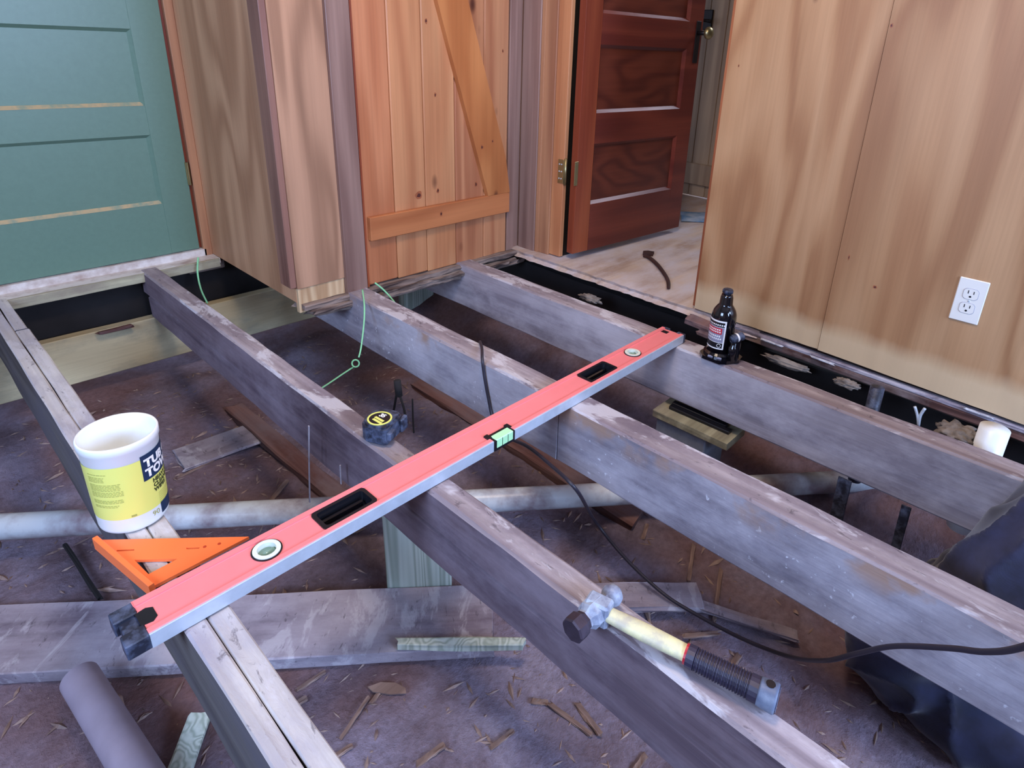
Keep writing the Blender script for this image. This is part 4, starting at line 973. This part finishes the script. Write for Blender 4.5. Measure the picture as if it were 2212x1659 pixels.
# posts and blocks
p0 = PX(835, 1262, .655); p1 = PX(965, 1255, .655); print('post', p0, p1)
qa, qb = PZ(835, 1262, -.45), PZ(975, 1253, -.45); ud = (qb - qa).normalized(); vd = Vector((-ud.y, ud.x, 0)); qm = (qa + qb) / 2 + vd * .02
b = BM(); beam(b, (qm.x, qm.y, -.52), (qm.x, qm.y, -.203), .038, (qb - qa).length, 8, .0008, .002, 40, up=tuple(ud))
po = tag(obj('post', b, M['treated']), 'greenish treated wood post standing under the dark joist', 'post')
b = BM(); box(b, qm.x - .05, qm.x + .02, qm.y - .03, qm.y + .06, -.2025, -.191, .001); obj('shim', b, M['treated'], po)
pa, pbk, pc_ = PZ(1415, 882, -.22), PZ(1567, 963, -.22), PZ(1612, 945, -.22); print('pier', pa, pbk, pc_)
bx0 = (pa.x + pbk.x) / 2
b = BM(); box(b, bx0 + .01, bx0 + .15, pbk.y + .075, pa.y - .01, -.49, -.245, .004)
pr = tag(obj('concrete_block', b, M['concrete']), 'grey concrete block pier between the two right joists', 'block')
b = BM(); beam(b, (bx0 + .06, pbk.y, -.232), (bx0 + .06, pa.y, -.232), .12, .026, 12, .002, .002, 41)
tag(obj('packing_board', b, M['sill_green']), 'pale packing board on top of the concrete block', 'board')
for k_, dx_ in enumerate((.0, .016)):
    b = BM(); beam(b, (bx0 + .055 + dx_, pbk.y + .02 + .02 * k_, -.213 + .006 * k_), (bx0 + .05 + dx_, pa.y - .035, -.213 + .006 * k_), .022, .012, 10, .001, .002, 42 + k_)
    tag(obj('shim', b, M['black']), ['black shim strip on the packing board, lower of two', 'black shim strip on the packing board, upper of two'][k_], 'shim')
for (px_, py_, w_, lab_) in ((1826, 1060, .034, 'dark steel strap post under the rightmost joist'), (1950, 1150, .022, 'thin dark green stake near the kneeling person')):
    q = PX(px_, py_, 1.60); b = BM(); beam(b, (q.x, q.y, -.52), (q.x + .012, q.y + .01, -.187), w_, .006, 10, .001, .001, 50, up=(1, 0, 0)); tag(obj('stake', b, M['dusty_black']), lab_, 'stake')
# boards on the dirt
def board(name, pa_, pb_, wd, th, mat, label, z, seed, amp=.003):
    a_, c_ = PZ(pa_[0], pa_[1], z), PZ(pb_[0], pb_[1], z)
    L_ = (c_ - a_).length; b = BM(); beam(b, (-L_ / 2, 0, 0), (L_ / 2, 0, 0), wd, th, 40, amp, .003, seed, endamp=.012)
    o = tag(obj(name, b, mat), label, 'board'); o.location = (a_ + c_) / 2 - Vector((0, 0, th / 2)); o.rotation_euler = (0, 0, math.atan2(c_.y - a_.y, c_.x - a_.x)); return o
board('wide_plank', (-120, 1382), (1062, 1325), .192, .035, M['old_board'], 'wide weathered plank lying on the dirt across the front', -.462, 61)
board('scrap_board', (1180, 1284), (1512, 1284), .085, .02, M['old_board'], 'grey scrap board beyond the hammer head', -.462, 62, .006)
board('scrap_board', (505, 875), (735, 1072), .065, .03, M['red_board'], 'reddish board on the dirt along the dark joist', -.468, 63, .006)
board('scrap_board', (905, 822), (1380, 1120), .08, .03, M['red_board'], 'reddish board on the dirt under the level', -.478, 64, .006)
board('scrap_board', (1340, 820), (1500, 905), .08, .03, M['red_board'], 'reddish board beyond the concrete block', -.478, 66, .006)
board('scrap_board', (432, 1540), (372, 1700), .045, .015, M['treated'], 'pale narrow board behind the leftmost joist', -.455, 67, .003)
board('scrap_board', (385, 992), (565, 928), .14, .012, M['old_board'], 'flat grey board on the dirt behind the tub', -.478, 68, .004)
board('scrap_board', (140, 1175), (215, 1290), .008, .008, M['tar'], 'dark strip of wood left of the speed square', -.47, 69, .004)  # near-black strip added in place of a thin dark line
board('scrap_board', (860, 1384), (1130, 1384), .022, .022, M['treated'], 'pale split wood on the near edge of the wide plank', -.438, 70, .004)
board('scrap_board', (1500, 1300), (1720, 1370), .03, .012, M['old_board'], 'thin grey strip beside the power cord on the dirt', -.465, 71, .004)
board('scrap_board', (1440, 1440), (1650, 1560), .12, .012, M['old_board'], 'flat dusty board under the hammer grip', -.475, 72, .004)
# dark plastic hook between the joists
q = PX(862, 905, .95); hk = thing('plastic_hook', 'dark two-legged plastic hanger on the dirt beyond the tape measure', 'hanger', PZ(862, 905, -.46))
b = BM(); tube(b, [PX(858, 822, .93), PX(862, 855, .93)], .011, 8)
obj('grip', b, M['tar'], hk, True)
b = BM(); tube(b, smooth_path([PX(856, 855, .93), PX(850, 890, .93), PX(846, 905, .93)], 4), .0035, 8); obj('leg', b, M['tar'], hk, True)
b = BM(); tube(b, smooth_path([PX(864, 855, .93), PX(872, 880, .93), PX(876, 900, .93)], 4), .0035, 8); obj('leg', b, M['tar'], hk, True)
line('wire', [PX(891, 862, .95), PX(892, 900, .95), PX(894, 935, .95)], .0026, M['tar'], 'dark upright wire right of the tape measure', 'wire')
# things in the gap beside the plywood wall
q = PX(2141, 950, 1.80); b = BM(); tube(b, [(q.x, q.y, -.3), (q.x, q.y, PX(2150, 925, 1.80).z)], .034, 28)
tag(obj('vent_pipe', b, M['white'], None, True), 'white plastic pipe stub in the gap by the plywood wall', 'pipe')
q = PX(1893, 860, 1.80); b = BM(); tube(b, [(q.x, q.y, -.3), (q.x, q.y + .004, PX(1893, 836, 1.80).z)], .019, 20)
tag(obj('water_pipe', b, M['dusty_black'], None, True), 'dark blue pipe in the gap by the plywood wall', 'pipe')
q = PX(1987, 892, 1.80); sp_ = thing('pipe_clamp', 'shiny forked metal clamp in the gap by the plywood wall', 'clamp', q)
b = BM(); tube(b, smooth_path([PX(1976, 878, 1.8), PX(1982, 898, 1.8), PX(1984, 920, 1.8)], 4), .004, 8); obj('arm', b, M['alu'], sp_, True)
b = BM(); tube(b, smooth_path([PX(1998, 882, 1.8), PX(1988, 898, 1.8), PX(1984, 920, 1.8)], 4), .004, 8); obj('arm', b, M['alu'], sp_, True)
def clump(px, py, x, sx, sy, sz, mat, label, seed):
    q = PX(px, py, x); b = BM(); bmesh.ops.create_icosphere(b, subdivisions=4, radius=1)
    for v in b.verts:
        n_ = v.co.copy(); k_ = 1 + noise.noise(n_ * 2.2 + Vector((seed, 0, 0))) * .5 + noise.noise(n_ * 6 + Vector((seed, 3, 0))) * .25
        v.co = Vector((q.x + n_.x * sx * k_, q.y + n_.y * sy * k_, q.z + n_.z * sz * k_))
    return tag(obj('insulation_clump', b, mat, None, True), label, 'insulation')
clump(2068, 935, 1.82, .04, .045, .022, M['insul'], 'dirty insulation tuft beside the white pipe stub', 1)
clump(1830, 829, 1.86, .02, .035, .010, M['insul'], 'small insulation tuft under the wall plate right of the jack', 2)
clump(1700, 785, 1.90, .015, .075, .012, M['insul'], 'ragged pale fibre strip under the wall plate by the jack', 3)
clump(1275, 645, 1.84, .02, .05, .014, M['insul'], 'grey tuft in the gap before the threshold', 5)
for k_, (px_, py_, w_, lab_) in enumerate(((1520, 700, .06, 'reddish rotten wood chunk at the corner of the plywood wall, upper'), (1542, 722, .05, 'reddish rotten wood chunk at the corner of the plywood wall, lower'))):
    q = PX(px_, py_, 1.87); b = BM(); beam(b, (q.x, q.y + w_, q.z), (q.x, q.y - w_, q.z - .006), .05, .022, 12, .005, .003, 80 + k_, endamp=.01)
    tag(obj('wood_chunk', b, M['red_board']), lab_, 'wood')
random.seed(3)
for k_, (y_, lab_) in enumerate(((.70, 'peeling paint flake on the wall plate, next to the jack'), (.53, 'peeling paint flake on the wall plate, long one right of the jack'), (.10, 'peeling paint flake on the wall plate, below the outlet'))):
    b = BM(); beam(b, (WX - .012, y_ + .04, -.017), (WX - .010, y_ - .03, -.019), .012, .003, 14, .003, .001, 90 + k_, endamp=.01); tag(obj('paint_flake', b, M['peel']), lab_, 'paint flake')
# splinters and leaves on the dirt
spl = [((640, 1470), (700, 1430)), ((735, 1580), (795, 1490)), ((800, 1500), (830, 1460)), ((1190, 1500), (1280, 1560)), ((1150, 1490), (1185, 1495)), ((1250, 1495), (1300, 1560)), ((1400, 1600), (1370, 1640)),
       ((700, 1640), (760, 1600)), ((900, 1640), (960, 1600)), ((600, 1530), (660, 1490)), ((1060, 1600), (1110, 1560)), ((560, 1100), (620, 1030)), ((380, 1020), (460, 985)), ((1500, 1170), (1490, 1240)), ((1560, 1220), (1545, 1330)), ((1390, 1150), (1400, 1120)), ((1480, 1360), (1560, 1350)), ((1600, 1400), (1560, 1460))]
src = None
SPL = ['just below the wide plank', 'low beside the pale joist end', 'under the torn scrap of wood', 'longest one left of the dark joist', 'short one nearest the dark joist below the plank end', 'steep one along the dark joist below the plank end', 'lowest one right of the dark joist', 'at the bottom edge beside the pale joist', 'at the bottom edge between pale and dark joists', 'right beside the pale joist below the level end', 'at the bottom left of the dark joist', 'behind the level between square and drain pipe', 'beside the flat grey board behind the tub', 'beyond the drain pipe under the dusty joist', 'upright looking one beyond the scrap board', 'just under the level shadow by the drain pipe', 'beside the cord beyond the hammer handle', 'across the cord beyond the hammer grip']
for i, (a_, c_) in enumerate(spl):
    p_, q_ = PZ(*a_, -.47), PZ(*c_, -.47); L_ = (q_ - p_).length; mid = (p_ + q_) / 2
    if src is None:
        b = BM(); beam(b, (-.5, 0, 0), (.5, 0, 0), .012, .006, 8, .0022, .001, 5, endamp=.05); src = obj('splinter', b, M['splinter']); o = src
    else: o = src.copy(); C.objects.link(o)
    gz = max(ground_h(mid.x, mid.y) + .003, ground_h(p_.x, p_.y), ground_h(q_.x, q_.y))
    o.location = (mid.x, mid.y, gz); o.rotation_euler = (random.uniform(-.3, .3), random.uniform(-.08, .08), math.atan2(q_.y - p_.y, q_.x - p_.x)); o.scale = (L_, random.uniform(.6, 1.2), 1)
    tag(o, 'thin wood splinter on the dirt, ' + SPL[i], 'splinter', 'wood splinters on the dirt')
q = PZ(835, 1468, -.465); b = BM(); prism(b, [(-.045, .0), (-.02, .014), (.015, .016), (.04, .006), (.045, -.006), (.01, -.012), (-.03, -.010)], 0, .003); b.transform(Matrix.Translation((q.x, q.y, ground_h(q.x, q.y) + .006)) @ Matrix.Rotation(-.9, 4, 'Z'))
tag(obj('wood_scrap', b, M['splinter']), 'pale torn scrap of wood on the dirt below the wide plank', 'scrap')
for k_, (px_, y0_, y1_, x_, lab_) in enumerate(((667, 920, 1085, .60, 'thin upright sliver hanging left of the dark joist, taller'), (735, 1005, 1045, .625, 'thin upright sliver hanging left of the dark joist, shorter'))):
    b = BM(); beam(b, PX(px_, y0_, x_), PX(px_ + 2, y1_, x_), .004, .003, 8, .001, .0005, 7, up=(1, 0, 0)); tag(obj('splinter', b, M['joist_old']), lab_, 'splinter')
# small chips nobody could count
b = BM(); random.seed(12)
for i in range(2600):
    x_, y_ = random.uniform(-.4, 1.75), random.uniform(-.3, 2.6); s_ = random.uniform(.002, .007) * (1.8 if random.random() < .08 else 1)
    t_ = random.uniform(0, PI); l_ = random.uniform(1, 4.5); z_ = ground_h(x_, y_) + s_ * .15
    ux, uy = math.cos(t_) * s_ * l_, math.sin(t_) * s_ * l_; wx_, wy_ = -math.sin(t_) * s_ * .6, math.cos(t_) * s_ * .6; tl = random.uniform(-.4, .4) * s_
    v = [b.verts.new(q) for q in ((x_ - ux, y_ - uy, z_ - tl), (x_ + wx_, y_ + wy_, z_), (x_ + ux, y_ + uy, z_ + tl), (x_ - wx_, y_ - wy_, z_), (x_, y_, z_ + s_ * .6), (x_, y_, z_ - s_ * .5))]
    for f in ((0, 1, 4), (1, 2, 4), (2, 3, 4), (3, 0, 4), (1, 0, 5), (2, 1, 5), (3, 2, 5), (0, 3, 5)): b.faces.new([v[k_] for k_ in f])
tag(obj('dirt_debris', b, M['splinter']), 'chips and crumbs of wood strewn over the dirt', 'debris', kind='stuff')
# ================================================================ PERSON kneeling between the two right joists
def skinned(name, verts, edges, rad, root):
    b = BM(); V_ = [Vector(v) for v in verts]
    for a_, c_ in edges:                                # overlapping limb volumes, then one continuous skin over all of them
        n_ = max(2, int((V_[a_] - V_[c_]).length / .02))
        for k_ in range(n_ + 1):
            t_ = k_ / n_; t2 = t_ * t_ * (3 - 2 * t_)
            bmesh.ops.create_icosphere(b, subdivisions=2, radius=rad[a_] * (1 - t2) + rad[c_] * t2, matrix=Matrix.Translation(V_[a_].lerp(V_[c_], t_)))
    me = bpy.data.meshes.new(name); b.to_mesh(me); b.free(); o = bpy.data.objects.new(name, me); C.objects.link(o)
    md = o.modifiers.new('remesh', 'REMESH'); md.mode = 'VOXEL'; md.voxel_size = .009
    sm = o.modifiers.new('smooth', 'SMOOTH'); sm.factor = .6; sm.iterations = 14
    bpy.context.view_layer.update(); dg = bpy.context.evaluated_depsgraph_get(); m2 = bpy.data.meshes.new_from_object(o.evaluated_get(dg))
    bpy.data.objects.remove(o); bpy.data.meshes.remove(me); return m2
V = [(1.45, -.17, .04), (1.46, -.24, .20), (1.44, -.28, .38), (1.42, -.27, .50), (1.40, -.25, .58), (1.38, -.23, .68), (1.37, -.22, .76),
     (1.39, -.065, -.03), (1.35, .01, -.20), (1.305, .13, -.37), (1.31, -.08, -.44), (1.33, -.34, -.455), (1.33, -.40, -.42), (1.33, -.42, -.46),
     (1.52, -.09, -.03), (1.52, -.04, -.20), (1.51, .08, -.37), (1.51, -.10, -.44), (1.50, -.36, -.455), (1.50, -.42, -.46),
     (1.30, -.40, .48), (1.12, -.56, .32), (1.08, -.40, .22), (1.09, -.33, .19),
     (1.56, -.12, .48), (1.66, -.02, .34), (1.58, .0, .20), (1.56, .0, .17)]
Ed = [(0, 1), (1, 2), (2, 3), (3, 4), (4, 5), (5, 6), (0, 7), (7, 8), (8, 9), (9, 10), (10, 11), (11, 12), (12, 13), (0, 14), (14, 15), (15, 16), (16, 17), (17, 18), (18, 19), (3, 20), (20, 21), (21, 22), (22, 23), (3, 24), (24, 25), (25, 26), (26, 27)]
Rd = [.15, .14, .16, .14, .06, .085, .09, .115, .105, .085, .07, .055, .05, .03, .115, .10, .085, .07, .055, .04, .065, .05, .04, .035, .065, .05, .04, .035]
V = [(x_, y_ - .03, z_) for x_, y_, z_ in V]; Rd = [r_ * (1.08 if V[i][2] < .25 else 1.0) for i, r_ in enumerate(Rd)]
me = skinned('body', V, Ed, Rd, 0)
nrm_ = [v.normal.copy() for v in me.vertices]
for v, n0_ in zip(me.vertices, nrm_):
    c_ = v.co.copy()
    if c_.z < .18:
        f_ = noise.noise(Vector((c_.x * 5, c_.y * 5 + c_.z * 5, c_.z * 4))); r_ = 1 - 2 * abs(math.sin(24 * (c_.y * .9 + c_.z * .45 + c_.x * .3) + f_ * 6)) ** .6
        v.co = c_ + n0_ * (r_ * .0085 * (.5 + .8 * abs(noise.noise(c_ * 6 + Vector((3, 1, 2))))) * 1.6 + noise.noise(c_ * 9) * .008)
print('silh', PX(2110, 1060, 1.42), PX(1990, 1200, 1.42), PX(1810, 1390, 1.25), PX(1870, 1580, 1.25), PX(2212, 995, 1.42))
pe = thing('person', 'person in dark blue trousers kneeling in the gap between the right joists', 'person', (1.42, -.3, -.5))
for v in me.vertices: v.co -= Vector((1.42, -.3, -.5))
bo = bpy.data.objects.new('body', me); C.objects.link(bo); bo.parent = pe
shirt = plain('dark_shirt', (44, 46, 66), .9); skinm = plain('skin', (190, 140, 115), .5)
me.materials.clear()
for q in (M['jeans'], shirt, skinm): me.materials.append(q)
for p in me.polygons:
    z_ = p.center.z - .5; p.use_smooth = True
    if z_ > .56 and abs(p.center.x) < .2 and False: p.material_index = 2
    elif z_ > .62: p.material_index = 2
    elif z_ > .12: p.material_index = 1
me2 = bpy.data.meshes.new('t')
# shoes
for sx_ in (1.33, 1.50):
    b = BM(); bmesh.ops.create_icosphere(b, subdivisions=3, radius=1)
    for v in b.verts: v.co = Vector((sx_ + v.co.x * .045, -.52 + v.co.y * .13, -.43 + v.co.z * .045 * (1.0 if v.co.y > -.2 else .8)))
    obj('shoe', b, M['black'], pe, True)
b = BM(); bmesh.ops.create_icosphere(b, subdivisions=3, radius=1)
for v in b.verts: v.co = Vector((1.375 + v.co.x * .098, -.335 + v.co.y * .10, .76 + v.co.z * .085 + (.02 if v.co.y < 0 else 0)))
obj('hair', b, M['black'], pe, True)
